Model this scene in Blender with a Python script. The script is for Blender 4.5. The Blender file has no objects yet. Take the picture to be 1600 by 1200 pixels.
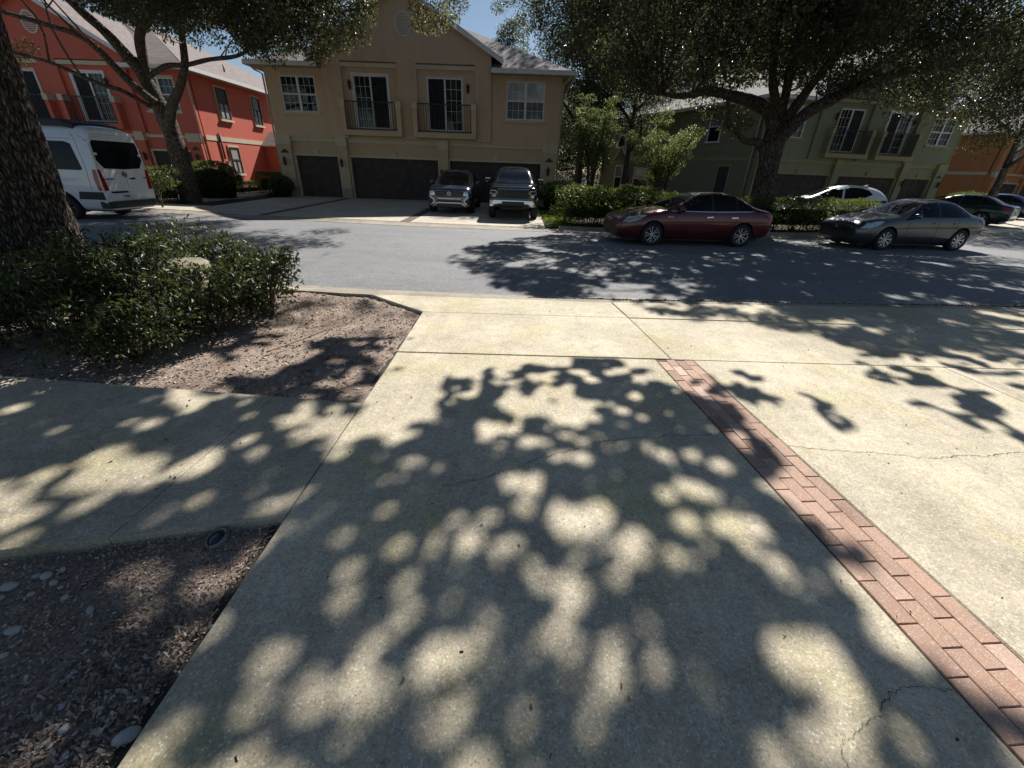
import bpy, bmesh, math, random
import numpy as np
from mathutils import Vector, Matrix, noise
from mathutils.bvhtree import BVHTree

random.seed(7)
RNG = np.random.default_rng(11)
sc = bpy.context.scene
COL = sc.collection
R = math.radians

# ------------------------------------------------------------------ camera
PITCH, ROLL, CAM_H = R(27.4), math.atan2(45, 1241), 1.85
cam = bpy.data.cameras.new("camera")
cam.sensor_width = 36.0
cam.lens = 36.0 * 643.0 / 1600.0
cam.clip_start, cam.clip_end = 0.05, 2000.0
camo = bpy.data.objects.new("camera", cam)
COL.objects.link(camo)
_fw = Vector((0, math.cos(PITCH), -math.sin(PITCH)))
_r0 = Vector((1, 0, 0))
_d0 = -_r0.cross(_fw)
_right = math.cos(ROLL) * _r0 - math.sin(ROLL) * _d0
_down = math.sin(ROLL) * _r0 + math.cos(ROLL) * _d0
camo.matrix_world = Matrix(((_right.x, -_down.x, -_fw.x, 0), (_right.y, -_down.y, -_fw.y, 0),
                            (_right.z, -_down.z, -_fw.z, CAM_H), (0, 0, 0, 1)))
sc.camera = camo

# ------------------------------------------------------------------ light
SUN_EL, SUN_AZ = R(41.5), R(20.0)          # azimuth measured from +Y towards +X
SUN = Vector((math.cos(SUN_EL) * math.sin(SUN_AZ), math.cos(SUN_EL) * math.cos(SUN_AZ), math.sin(SUN_EL)))
world = bpy.data.worlds.new("World")
sc.world = world
world.use_nodes = True
wn = world.node_tree
sky = wn.nodes.new("ShaderNodeTexSky")
sky.sky_type = 'NISHITA'
sky.sun_disc = False
sky.sun_elevation = SUN_EL
sky.sun_rotation = SUN_AZ
sky.air_density, sky.dust_density, sky.ozone_density = 1.0, 0.25, 1.5
bg = wn.nodes["Background"]
bg.inputs[1].default_value = 0.05
wn.links.new(sky.outputs[0], bg.inputs[0])
sl = bpy.data.lights.new("sun", 'SUN')
sl.energy = 5.0
sl.angle = R(0.55)
sl.color = (1.0, 0.97, 0.925)
slo = bpy.data.objects.new("sun", sl)
COL.objects.link(slo)
slo.rotation_euler = (-SUN).to_track_quat('-Z', 'Y').to_euler()
vs = sc.view_settings
vs.view_transform, vs.look, vs.gamma, vs.exposure = 'Standard', 'None', 1.0, 0.6
vs.use_curve_mapping = False
cy = sc.cycles
cy.max_bounces, cy.diffuse_bounces, cy.glossy_bounces, cy.transmission_bounces = 7, 3, 3, 5
cy.transparent_max_bounces = 8
cy.use_adaptive_sampling = True
cy.use_denoising = True
try:
    cy.denoiser = 'OPENIMAGEDENOISE'
except Exception:
    pass

# ------------------------------------------------------------------ materials
MATS = {}
def nodes_of(name):
    m = bpy.data.materials.new(name); m.use_nodes = True
    MATS[name] = m
    nt = m.node_tree
    return m, nt, nt.nodes["Principled BSDF"]
def N(nt, typ, **kw):
    n = nt.nodes.new(typ)
    for k, v in kw.items():
        if k.startswith('i_'):
            n.inputs[k[2:].replace('_', ' ')].default_value = v
        else:
            setattr(n, k, v)
    return n
def ramp(nt, fac, stops):
    r = nt.nodes.new("ShaderNodeValToRGB")
    el = r.color_ramp.elements
    while len(el) < len(stops):
        el.new(0.5)
    for e, (p, c) in zip(el, stops):
        e.position = p; e.color = (*c, 1) if len(c) == 3 else c
    nt.links.new(fac, r.inputs[0])
    return r.outputs[0]
def mixc(nt, fac, a, b, mode='MIX'):
    m = nt.nodes.new("ShaderNodeMix"); m.data_type = 'RGBA'; m.blend_type = mode
    for sock, v in ((m.inputs[0], fac), (m.inputs[6], a), (m.inputs[7], b)):
        if isinstance(v, bpy.types.NodeSocket):
            nt.links.new(v, sock)
        else:
            sock.default_value = v if not isinstance(v, tuple) else (*v, 1)[:4]
    return m.outputs[2]
def coords(nt, space='Object'):
    return nt.nodes.new("ShaderNodeTexCoord").outputs[space]
def worldpos(nt):
    return nt.nodes.new("ShaderNodeNewGeometry").outputs['Position']
def noise_tex(nt, vec, scale, detail=4, rough=.6, dist=0):
    n = N(nt, "ShaderNodeTexNoise")
    n.inputs['Scale'].default_value = scale; n.inputs['Detail'].default_value = detail
    n.inputs['Roughness'].default_value = rough; n.inputs['Distortion'].default_value = dist
    nt.links.new(vec, n.inputs['Vector'])
    return n.outputs['Fac']
def bump(nt, bsdf, h, strength=.4, dist=.01, prev=None):
    b = N(nt, "ShaderNodeBump")
    b.inputs['Strength'].default_value = strength; b.inputs['Distance'].default_value = dist
    nt.links.new(h, b.inputs['Height'])
    if prev is not None:
        nt.links.new(prev, b.inputs['Normal'])
    nt.links.new(b.outputs[0], bsdf.inputs['Normal'])
    return b.outputs[0]
def setin(b, **kw):
    for k, v in kw.items():
        s = b.inputs[k.replace('_', ' ')]
        s.default_value = (*v, 1) if isinstance(v, tuple) and len(v) == 3 else v
def stretch(nt, vec, sx, sy, sz):
    m = N(nt, "ShaderNodeMapping"); m.inputs['Scale'].default_value = (sx, sy, sz)
    nt.links.new(vec, m.inputs['Vector']); return m.outputs[0]

def m_plain(name, col, rough=.6, metal=0., spec=.5, var=.12, scale=6., bmp=0., bscale=60., coat=0.):
    m, nt, b = nodes_of(name)
    p = coords(nt)
    n = noise_tex(nt, p, scale)
    lo = tuple(max(0, c * (1 - var)) for c in col); hi = tuple(min(1, c * (1 + var)) for c in col)
    c = ramp(nt, n, [(.3, lo), (.7, hi)])
    nt.links.new(c, b.inputs['Base Color'])
    setin(b, Roughness=rough, Metallic=metal)
    b.inputs['Specular IOR Level'].default_value = spec
    if coat:
        b.inputs['Coat Weight'].default_value = coat; b.inputs['Coat Roughness'].default_value = .04
    if bmp:
        bump(nt, b, noise_tex(nt, p, bscale, 3), bmp, .01)
    return m

def m_concrete(name, base, algae=.5, speck=1.0, dirt=.35):
    m, nt, b = nodes_of(name)
    p = worldpos(nt)
    big = noise_tex(nt, p, .9, 5, .65)
    mid = noise_tex(nt, p, 6., 6, .7)
    fine = noise_tex(nt, p, 105., 5, .85); grit = noise_tex(nt, p, 38., 4, .8)
    c = ramp(nt, mid, [(.28, tuple(x * .8 for x in base)), (.5, base), (.75, tuple(min(1, x * 1.13) for x in base))])
    c = mixc(nt, ramp(nt, big, [(.40, (0, 0, 0)), (.66, (dirt * 1.5,) * 3)]), c, tuple(x * .55 for x in base))
    trk = noise_tex(nt, stretch(nt, p, 2.6, .35, 1), 1.0, 5, .7, .4)
    c = mixc(nt, ramp(nt, trk, [(.52, (0, 0, 0)), (.75, (dirt * 1.1,) * 3)]), c, (base[0] * .50, base[1] * .50, base[2] * .50))
    spot = noise_tex(nt, p, 3.3, 2, .4, 1.2)
    c = mixc(nt, ramp(nt, spot, [(.68, (0, 0, 0)), (.74, (dirt * .9,) * 3)]), c, (base[0] * .58, base[1] * .55, base[2] * .48))
    alg = noise_tex(nt, p, 1.7, 4, .6, .5)
    c = mixc(nt, ramp(nt, alg, [(.5, (0, 0, 0)), (.74, (algae,) * 3)]), c, (base[0] * .80, base[1] * .80, base[2] * .42))
    # exposed aggregate: pale and dark grains
    v = N(nt, "ShaderNodeTexVoronoi"); v.inputs['Scale'].default_value = 92; nt.links.new(p, v.inputs['Vector'])
    sep = N(nt, "ShaderNodeSeparateColor"); nt.links.new(v.outputs['Color'], sep.inputs[0])
    grain = N(nt, "ShaderNodeMath", operation='LESS_THAN'); nt.links.new(v.outputs['Distance'], grain.inputs[0]); grain.inputs[1].default_value = .42
    isl = N(nt, "ShaderNodeMath", operation='GREATER_THAN'); nt.links.new(sep.outputs[0], isl.inputs[0]); isl.inputs[1].default_value = .86
    isd = N(nt, "ShaderNodeMath", operation='LESS_THAN'); nt.links.new(sep.outputs[0], isd.inputs[0]); isd.inputs[1].default_value = .14
    g1 = N(nt, "ShaderNodeMath", operation='MULTIPLY'); nt.links.new(grain.outputs[0], g1.inputs[0]); nt.links.new(isl.outputs[0], g1.inputs[1])
    g2 = N(nt, "ShaderNodeMath", operation='MULTIPLY'); nt.links.new(grain.outputs[0], g2.inputs[0]); nt.links.new(isd.outputs[0], g2.inputs[1])
    for g, k, colr in ((g1, .42 * speck, (.82, .78, .70)), (g2, .34 * speck, (.2, .17, .13))):
        s = N(nt, "ShaderNodeMath", operation='MULTIPLY'); nt.links.new(g.outputs[0], s.inputs[0]); s.inputs[1].default_value = k
        c = mixc(nt, s.outputs[0], c, colr)
    c = mixc(nt, .6, c, ramp(nt, fine, [(.3, (.2, .2, .2)), (.7, (.78, .78, .78))]), 'OVERLAY')
    c = mixc(nt, .45, c, ramp(nt, grit, [(.32, (.25, .25, .25)), (.68, (.74, .74, .74))]), 'OVERLAY')
    nt.links.new(c, b.inputs['Base Color'])
    setin(b, Roughness=.85); b.inputs['Specular IOR Level'].default_value = .3
    h = N(nt, "ShaderNodeMath", operation='ADD'); nt.links.new(fine, h.inputs[0]); nt.links.new(mid, h.inputs[1])
    bump(nt, b, h.outputs[0], .5, .006)
    return m

def m_asphalt(name):
    m, nt, b = nodes_of(name)
    p = worldpos(nt)
    fine = noise_tex(nt, p, 22., 7, .9); big = noise_tex(nt, stretch(nt, p, .35, 1.2, 1), .8, 4, .6); pat = noise_tex(nt, p, 2.4, 5, .7)
    c = ramp(nt, fine, [(.3, (.09, .09, .092)), (.5, (.215, .215, .215)), (.7, (.42, .415, .405))])
    c = mixc(nt, ramp(nt, big, [(.35, (0, 0, 0)), (.7, (.4, .4, .4))]), c, (.13, .13, .13))
    c = mixc(nt, ramp(nt, pat, [(.5, (0, 0, 0)), (.75, (.45, .45, .45))]), c, (.10, .10, .10))
    nt.links.new(c, b.inputs['Base Color']); setin(b, Roughness=.85)
    bump(nt, b, fine, .7, .01)
    return m

def m_soil(name, lo, mid, hi):
    m, nt, b = nodes_of(name)
    p = worldpos(nt)
    f = noise_tex(nt, p, 70., 5, .75); g = noise_tex(nt, p, 2.2, 4, .6)
    c = ramp(nt, f, [(.3, lo), (.5, mid), (.72, hi)])
    c = mixc(nt, ramp(nt, g, [(.4, (0, 0, 0)), (.7, (.55, .55, .55))]), c, lo)
    nt.links.new(c, b.inputs['Base Color']); setin(b, Roughness=.95)
    b.inputs['Specular IOR Level'].default_value = .15
    bump(nt, b, f, .9, .02)
    return m

def m_stucco(name, col, stain=.45):
    m, nt, b = nodes_of(name)
    p = worldpos(nt)
    n = noise_tex(nt, p, 1.3, 5, .6); st = noise_tex(nt, stretch(nt, p, 1.4, 1.4, .22), 1.6, 5, .65); f = noise_tex(nt, p, 55., 3, .6)
    c = ramp(nt, n, [(.3, tuple(x * .95 for x in col)), (.7, tuple(min(1, x * 1.04) for x in col))])
    c = mixc(nt, ramp(nt, st, [(.5, (0, 0, 0)), (.8, (stain,) * 3)]), c, tuple(x * .55 for x in col))
    nt.links.new(c, b.inputs['Base Color']); setin(b, Roughness=.9); b.inputs['Specular IOR Level'].default_value = .2
    bump(nt, b, f, .35, .012)
    return m

def m_shingle(name, a, bcol, ccol):
    m, nt, b = nodes_of(name)
    uv = coords(nt, 'UV')
    br = N(nt, "ShaderNodeTexBrick")
    br.inputs['Scale'].default_value = 1.0; br.inputs['Brick Width'].default_value = .45; br.inputs['Row Height'].default_value = .19
    br.inputs['Mortar Size'].default_value = .012; br.inputs['Mortar Smooth'].default_value = .1; br.offset = .5
    br.inputs['Color1'].default_value = (*a, 1); br.inputs['Color2'].default_value = (*bcol, 1); br.inputs['Mortar'].default_value = (*[x * .35 for x in a], 1)
    nt.links.new(uv, br.inputs['Vector'])
    v = noise_tex(nt, stretch(nt, uv, 2.2, 5.3, 1), 1.0, 1, .5)
    c = mixc(nt, ramp(nt, v, [(.4, (0, 0, 0)), (.6, (.45, .45, .45))]), br.outputs['Color'], ccol)
    f = noise_tex(nt, uv, 90., 3, .7)
    c = mixc(nt, .4, c, ramp(nt, f, [(.3, (.3, .3, .3)), (.7, (.7, .7, .7))]), 'OVERLAY')
    nt.links.new(c, b.inputs['Base Color']); setin(b, Roughness=.9)
    bump(nt, b, br.outputs['Fac'], -.6, .02)
    return m

def m_leaf(name, stops, trans=.4, rough=.38, tcol=None, spec=.5):
    m, nt, b = nodes_of(name)
    g = nt.nodes.new("ShaderNodeNewGeometry")
    c = ramp(nt, g.outputs['Random Per Island'], stops)
    nt.links.new(c, b.inputs['Base Color'])
    setin(b, Roughness=rough); b.inputs['Specular IOR Level'].default_value = spec
    t = N(nt, "ShaderNodeBsdfTranslucent")
    tc = mixc(nt, .5, c, tcol or (.30, .34, .06))
    nt.links.new(tc, t.inputs['Color'])
    mx = N(nt, "ShaderNodeMixShader"); mx.inputs[0].default_value = trans
    nt.links.new(b.outputs[0], mx.inputs[1]); nt.links.new(t.outputs[0], mx.inputs[2])
    nt.links.new(mx.outputs[0], nt.nodes["Material Output"].inputs['Surface'])
    return m

def m_islands(name, stops, rough=.85):
    m, nt, b = nodes_of(name)
    g = nt.nodes.new("ShaderNodeNewGeometry")
    c = ramp(nt, g.outputs['Random Per Island'], stops)
    p = worldpos(nt)
    f = noise_tex(nt, p, 120., 3, .7)
    c = mixc(nt, .4, c, ramp(nt, f, [(.3, (.3, .3, .3)), (.7, (.7, .7, .7))]), 'OVERLAY')
    nt.links.new(c, b.inputs['Base Color']); setin(b, Roughness=rough)
    bump(nt, b, f, .4, .004)
    return m

def m_bark(name, lo, hi, scale=1.):
    m, nt, b = nodes_of(name)
    p = coords(nt)
    wv = N(nt, "ShaderNodeVectorMath", operation='MULTIPLY_ADD')
    nz = N(nt, "ShaderNodeTexNoise"); nz.inputs['Scale'].default_value = 5.; nz.inputs['Detail'].default_value = 3; nt.links.new(p, nz.inputs['Vector'])
    nt.links.new(nz.outputs['Color'], wv.inputs[0]); wv.inputs[1].default_value = (.09, .09, .12); nt.links.new(p, wv.inputs[2])
    q = stretch(nt, wv.outputs[0], 1, 1, .24)
    v = N(nt, "ShaderNodeTexVoronoi", feature='DISTANCE_TO_EDGE'); v.inputs['Scale'].default_value = 17. * scale; nt.links.new(q, v.inputs['Vector'])
    s = noise_tex(nt, p, 70., 5, .75); big = noise_tex(nt, p, 1.6, 4, .6); med = noise_tex(nt, stretch(nt, p, 1, 1, .4), 22., 5, .7)
    c = ramp(nt, v.outputs['Distance'], [(.0, tuple(x * .25 for x in lo)), (.10, lo), (.34, hi)])
    c = mixc(nt, .55, c, ramp(nt, med, [(.3, (.22, .22, .22)), (.7, (.74, .74, .74))]), 'OVERLAY')
    c = mixc(nt, ramp(nt, big, [(.5, (0, 0, 0)), (.72, (.4, .4, .4))]), c, (hi[0] * .8, hi[1] * .9, hi[2] * .85))
    nt.links.new(c, b.inputs['Base Color']); setin(b, Roughness=.95); b.inputs['Specular IOR Level'].default_value = .2
    n1 = bump(nt, b, ramp(nt, v.outputs['Distance'], [(0., (0, 0, 0)), (.22, (1, 1, 1))]), .9, .03)
    n2 = bump(nt, b, med, .7, .02, n1)
    bump(nt, b, s, .5, .008, n2)
    return m

def m_paint(name, col, metal=.35, rough=.32, flake=.1):
    m, nt, b = nodes_of(name)
    p = coords(nt)
    n = noise_tex(nt, p, 2.5, 4, .6)
    c = ramp(nt, n, [(.3, tuple(x * (1 - flake) for x in col)), (.7, tuple(min(1, x * (1 + flake)) for x in col))])
    # road dust low on the body
    nt.links.new(c, b.inputs['Base Color'])
    setin(b, Roughness=rough, Metallic=metal)
    b.inputs['Coat Weight'].default_value = 1.0
    b.inputs['Coat Roughness'].default_value = .03
    d = noise_tex(nt, p, 5., 3, .5)
    nt.links.new(ramp(nt, d, [(.4, (rough * .9,) * 3), (.7, (min(1, rough * 1.25),) * 3)]), b.inputs['Roughness'])
    return m

def m_glass(name, col=(.012, .015, .018), rough=.03, spec=.5):
    m, nt, b = nodes_of(name)
    p = coords(nt)
    c = ramp(nt, noise_tex(nt, p, 1.5, 2, .5), [(.35, tuple(x * .7 for x in col)), (.7, tuple(x * 1.4 for x in col))])
    nt.links.new(c, b.inputs['Base Color'])
    setin(b, Roughness=rough); b.inputs['Specular IOR Level'].default_value = spec
    return m

def m_pane(name, clear=.55):
    m, nt, b = nodes_of(name)
    setin(b, Base_Color=(.02, .025, .03), Roughness=.03); b.inputs['Specular IOR Level'].default_value = .9
    p = coords(nt)
    bump(nt, b, noise_tex(nt, p, 1.2, 2, .5), .05, .05)
    t = N(nt, "ShaderNodeBsdfTransparent"); t.inputs[0].default_value = (.8, .85, .85, 1)
    fr = N(nt, "ShaderNodeFresnel"); fr.inputs[0].default_value = 1.5
    mp = N(nt, "ShaderNodeMapRange"); mp.inputs['To Min'].default_value = 1 - clear; mp.inputs['To Max'].default_value = 1.0
    nt.links.new(fr.outputs[0], mp.inputs['Value'])
    mx = N(nt, "ShaderNodeMixShader"); nt.links.new(mp.outputs[0], mx.inputs[0])
    nt.links.new(t.outputs[0], mx.inputs[1]); nt.links.new(b.outputs[0], mx.inputs[2])
    nt.links.new(mx.outputs[0], nt.nodes["Material Output"].inputs['Surface'])
    return m

m_concrete('concrete', (.62, .54, .395), .5, 1.3, .45)
m_concrete('concrete_walk', (.56, .485, .355), .35, 1.2, .45)
m_concrete('concrete_far', (.58, .515, .41), .15, .5, .3)
m_concrete('gutter_concrete', (.40, .35, .275), .2, .9, .6)
m_asphalt('asphalt')
m_soil('mulch_soil', (.13, .092, .07), (.40, .305, .24), (.70, .60, .51))
m_soil('far_soil', (.035, .026, .02), (.08, .06, .045), (.16, .12, .09))
m_soil('turf', (.03, .05, .012), (.07, .11, .025), (.14, .19, .05))
m_islands('mulch_chips', [(.0, (.075, .05, .035)), (.35, (.21, .15, .11)), (.7, (.36, .275, .205)), (1., (.56, .47, .38))])
m_islands('leaf_litter', [(.0, (.05, .03, .018)), (.5, (.12, .075, .04)), (1., (.26, .18, .1))])
m_islands('pebble', [(0., (.22, .205, .185)), (.5, (.34, .325, .30)), (1., (.52, .50, .47))], .7)
def m_brick(name, stops):
    m, nt, b = nodes_of(name)
    oi = nt.nodes.new("ShaderNodeObjectInfo")
    c = ramp(nt, oi.outputs['Random'], stops)
    p = worldpos(nt)
    f = noise_tex(nt, p, 140., 3, .75); g = noise_tex(nt, p, 5., 4, .6)
    c = mixc(nt, ramp(nt, g, [(.4, (0, 0, 0)), (.75, (.75, .75, .75))]), c, (.34, .235, .175))
    v = N(nt, "ShaderNodeTexVoronoi"); v.inputs['Scale'].default_value = 200; nt.links.new(p, v.inputs['Vector'])
    sp = N(nt, "ShaderNodeSeparateColor"); nt.links.new(v.outputs['Color'], sp.inputs[0])
    c = mixc(nt, ramp(nt, sp.outputs[0], [(.88, (0, 0, 0)), (.92, (.4, .4, .4))]), c, (.72, .64, .56))
    c = mixc(nt, .45, c, ramp(nt, f, [(.25, (.25, .25, .25)), (.75, (.75, .75, .75))]), 'OVERLAY')
    nt.links.new(c, b.inputs['Base Color']); setin(b, Roughness=.88)
    bump(nt, b, f, .6, .004)
m_brick('paver', [(0., (.30, .185, .13)), (.3, (.43, .265, .185)), (.7, (.50, .315, .225)), (1., (.60, .42, .32))])
m_plain('paver_band_far', (.13, .085, .07), .9, var=.35, scale=14, bmp=.4)
m_plain('crack_dark', (.06, .05, .04), .95)
m_plain('joint_dark', (.05, .042, .034), .95)
m_stucco('stucco_brown', (.60, .445, .30), .35); m_stucco('stucco_brown_low', (.55, .42, .275), .35)
m_stucco('stucco_red', (.58, .15, .10), .25); m_stucco('stucco_green', (.235, .25, .165), .3); m_stucco('stucco_green_low', (.28, .275, .175), .3)
m_stucco('stucco_orange', (.52, .22, .085)); m_stucco('trim_beige', (.60, .52, .38), .3); m_stucco('trim_base', (.36, .31, .22), .4)
m_stucco('trim_olive', (.33, .30, .17), .3)
m_plain('white_vinyl', (.74, .74, .72), .45, var=.05); m_plain('fascia_white', (.70, .69, .65), .55, var=.08)
m_plain('soffit_tan', (.42, .36, .26), .8)
m_plain('door_brown', (.075, .060, .053), .75, spec=.2, var=.25, scale=3, bmp=.15, bscale=30)
m_plain('iron_black', (.018, .017, .016), .5); m_plain('lamp_bronze', (.05, .03, .022), .45, metal=.5)
m_plain('screen_dark', (.035, .037, .042), .7, var=.15); m_plain('screen_grey', (.30, .29, .285), .6, var=.08)
m_plain('curtain_pale', (.42, .45, .42), .9, var=.2, scale=4)
def m_blind(name, a, b_):
    m, nt, b = nodes_of(name)
    p = worldpos(nt)
    w = N(nt, "ShaderNodeTexWave"); w.wave_type = 'BANDS'; w.bands_direction = 'Z'; w.inputs['Scale'].default_value = 6.5
    nt.links.new(p, w.inputs['Vector'])
    nt.links.new(ramp(nt, w.outputs['Fac'], [(.2, a), (.6, b_)]), b.inputs['Base Color'])
    setin(b, Roughness=.7); bump(nt, b, w.outputs['Fac'], .6, .03)
m_blind('blind_white', (.38, .40, .42), (.62, .64, .66)); m_blind('blind_dark', (.04, .035, .03), (.10, .085, .07))
m_pane('pane_glass', .62); m_pane('pane_dark', .45)
m_shingle('shingle_brown', (.19, .16, .14), (.31, .265, .24), (.12, .10, .09))
m_shingle('shingle_red', (.19, .15, .135), (.26, .21, .19), (.155, .12, .11))
m_shingle('shingle_dark', (.13, .115, .105), (.19, .17, .155), (.10, .085, .08))
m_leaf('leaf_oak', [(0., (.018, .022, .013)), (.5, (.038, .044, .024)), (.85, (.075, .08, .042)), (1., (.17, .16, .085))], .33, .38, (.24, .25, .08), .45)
m_leaf('leaf_oak_lit', [(0., (.045, .048, .022)), (.5, (.09, .09, .042)), (1., (.22, .20, .10))], .42, .38, (.34, .32, .12), .45)  # paler oak leaf: sunlight on the low sprays put into the colour
m_leaf('leaf_oak_far', [(0., (.02, .03, .015)), (.5, (.042, .056, .024)), (.85, (.085, .10, .04)), (1., (.18, .18, .09))], .36, .42, (.24, .26, .09), .4)
m_leaf('leaf_hedge', [(0., (.02, .04, .012)), (.5, (.045, .08, .02)), (.85, (.09, .14, .035)), (1., (.17, .22, .06))], .35, .35)
m_leaf('leaf_bright', [(0., (.05, .085, .015)), (.5, (.10, .16, .03)), (1., (.22, .28, .06))], .45, .4, (.4, .5, .08))
m_leaf('leaf_azalea', [(0., (.012, .02, .009)), (.55, (.026, .040, .014)), (.88, (.06, .082, .026)), (1., (.16, .19, .065))], .28, .42, (.18, .22, .05), .35)
m_leaf('leaf_myrtle', [(0., (.035, .055, .018)), (.5, (.075, .105, .034)), (1., (.20, .24, .09))], .45, .4, (.34, .40, .11))
m_leaf('grass_blades', [(0., (.08, .13, .02)), (.6, (.16, .24, .04)), (1., (.3, .36, .09))], .4, .5, (.4, .5, .08))
m_bark('bark_near', (.065, .052, .042), (.155, .13, .107), 1.9); m_bark('bark', (.075, .062, .05), (.20, .17, .14), 1.2)
m_bark('bark_pale', (.11, .085, .065), (.26, .215, .17), 1.5)
m_paint('paint_red', (.10, .006, .010), .45); m_paint('paint_grey', (.065, .067, .070), .65, .3); m_paint('paint_white', (.72, .73, .74), 0., .35, .03)
m_paint('paint_green', (.012, .028, .028), .5); m_paint('paint_blue', (.015, .03, .09), .5); m_paint('paint_slate', (.09, .11, .165), .5, .22); m_paint('paint_black', (.004, .004, .005), .0, .12)
m_glass('car_glass', (.008, .010, .012), spec=.16); m_glass('windshield', (.012, .015, .02), spec=.3)
m_plain('rubber', (.016, .016, .016), .85, var=.25, scale=20); m_plain('black_plastic', (.018, .018, .019), .55, bmp=.1)
m_plain('chrome', (.62, .62, .62), .16, metal=1., var=.04); m_plain('alloy', (.62, .62, .63), .35, metal=.6, var=.06); m_plain('steel_dark', (.10, .10, .10), .5, metal=.6)
m_plain('lamp_red', (.30, .008, .006), .12, var=.25, scale=12, coat=.3); m_plain('lamp_clear', (.62, .64, .66), .08, metal=.55, var=.2, scale=14, coat=1.)
m_plain('plate_white', (.62, .64, .66), .5); m_plain('plate_ink', (.10, .12, .2), .6); m_plain('badge_dark', (.03, .03, .035), .3, metal=.6)
m_plain('pedestal_tan', (.24, .215, .14), .8, var=.2); m_plain('metal_ring', (.20, .195, .185), .5, metal=.5, var=.3)
m_soil('paver_sand', (.10, .07, .05), (.22, .155, .11), (.34, .26, .19)); m_plain('lens_dark', (.02, .025, .028), .1)
m_plain('wood_dead', (.20, .14, .09), .9, var=.4, scale=20); m_plain('utility_grey', (.34, .33, .31), .6); m_plain('pipe_dark', (.10, .045, .035), .7)
m_plain('twig_brown', (.085, .062, .045), .9, var=.3, scale=30); m_plain('louver_white', (.62, .58, .50), .7)

# ------------------------------------------------------------------ object helpers
ORG = {}
def link(o, parent=None, label=None, cat=None, group=None, kind=None):
    COL.objects.link(o)
    if parent is not None:
        o.parent = parent
    if label: o["label"] = label
    if cat: o["category"] = cat
    if group: o["group"] = group
    if kind: o["kind"] = kind
    return o
def empty(name, loc=(0, 0, 0), label=None, cat=None, group=None, kind=None):
    o = bpy.data.objects.new(name, None)
    o.empty_display_size = .2
    o.location = loc
    ORG[o] = Vector(loc)
    return link(o, None, label, cat, group, kind)
def org_of(o):
    while o is not None:
        if o in ORG: return ORG[o]
        o = o.parent
    return Vector((0, 0, 0))
def mesh_obj(name, verts, faces, mat, parent=None, smooth=False, recalc=True, uvs=None, **tags):
    off = org_of(parent) if parent is not None else Vector((0, 0, 0))
    me = bpy.data.meshes.new(name)
    me.from_pydata([(v[0] - off.x, v[1] - off.y, v[2] - off.z) for v in verts], [], faces)
    if recalc:
        bm = bmesh.new(); bm.from_mesh(me)
        bmesh.ops.recalc_face_normals(bm, faces=bm.faces); bm.to_mesh(me); bm.free()
    if uvs is not None:
        ul = me.uv_layers.new(name="UVMap")
        for l in me.loops:
            ul.data[l.index].uv = uvs[l.vertex_index]
    if smooth:
        me.polygons.foreach_set('use_smooth', [True] * len(me.polygons))
    for mm in (mat if isinstance(mat, (list, tuple)) else [mat]):
        me.materials.append(MATS[mm] if isinstance(mm, str) else mm)
    me.update()
    return link(bpy.data.objects.new(name, me), parent, **tags)
def share(o, parent=None, loc=None, rot=None, **tags):
    c = bpy.data.objects.new(o.name.split('.')[0], o.data)
    if loc is not None: c.location = loc
    if rot is not None: c.rotation_euler = rot
    return link(c, parent, **tags)

class MB:
    """collects boxes, prisms and tubes; build() links them as one mesh object"""
    def __init__(s, M=None): s.v = []; s.f = []; s.M = M or (lambda x, y, z: (x, y, z))
    def add(s, vs, fs):
        n = len(s.v); s.v += [s.M(*p) for p in vs]; s.f += [tuple(i + n for i in f) for f in fs]; return s
    def box(s, x0, x1, y0, y1, z0, z1):
        return s.add([(x0, y0, z0), (x1, y0, z0), (x1, y1, z0), (x0, y1, z0), (x0, y0, z1), (x1, y0, z1), (x1, y1, z1), (x0, y1, z1)],
                     [(0, 3, 2, 1), (4, 5, 6, 7), (0, 1, 5, 4), (1, 2, 6, 5), (2, 3, 7, 6), (3, 0, 4, 7)])
    def prism(s, poly, fn, d0, d1):
        """poly of (a,b); fn(a,b,d) -> point"""
        n = len(poly)
        vs = [fn(a, b, d0) for a, b in poly] + [fn(a, b, d1) for a, b in poly]
        return s.add(vs, [tuple(range(n)), tuple(range(2 * n - 1, n - 1, -1))] + [(i, (i + 1) % n, n + (i + 1) % n, n + i) for i in range(n)])
    def tube(s, pts, rad, seg=8, cap=True):
        v, f = tube_geo(pts, rad, seg, cap); return s.add(v, f)
    def build(s, name, mat, parent=None, smooth=False, **t):
        return mesh_obj(name, s.v, s.f, mat, parent, smooth, **t)

def tube_geo(pts, rad, seg=8, cap=True):
    pts = [Vector(p) for p in pts]
    if not isinstance(rad, (list, tuple)): rad = [rad] * len(pts)
    v, f = [], []
    up = Vector((0, 0, 1)); prev = None
    for i, p in enumerate(pts):
        t = (pts[min(i + 1, len(pts) - 1)] - pts[max(i - 1, 0)])
        if t.length < 1e-9: t = Vector((0, 0, 1))
        t.normalize()
        if prev is None:
            a = t.orthogonal().normalized()
        else:
            a = prev - t * prev.dot(t)
            a = a.normalized() if a.length > 1e-6 else t.orthogonal().normalized()
        prev = a; b = t.cross(a)
        for k in range(seg):
            an = 2 * math.pi * k / seg
            q = p + (a * math.cos(an) + b * math.sin(an)) * rad[i]
            v.append((q.x, q.y, q.z))
    for i in range(len(pts) - 1):
        for k in range(seg):
            k2 = (k + 1) % seg
            f.append((i * seg + k, i * seg + k2, (i + 1) * seg + k2, (i + 1) * seg + k))
    if cap:
        f.append(tuple(range(seg - 1, -1, -1))); n = (len(pts) - 1) * seg; f.append(tuple(range(n, n + seg)))
    return v, f
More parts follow.
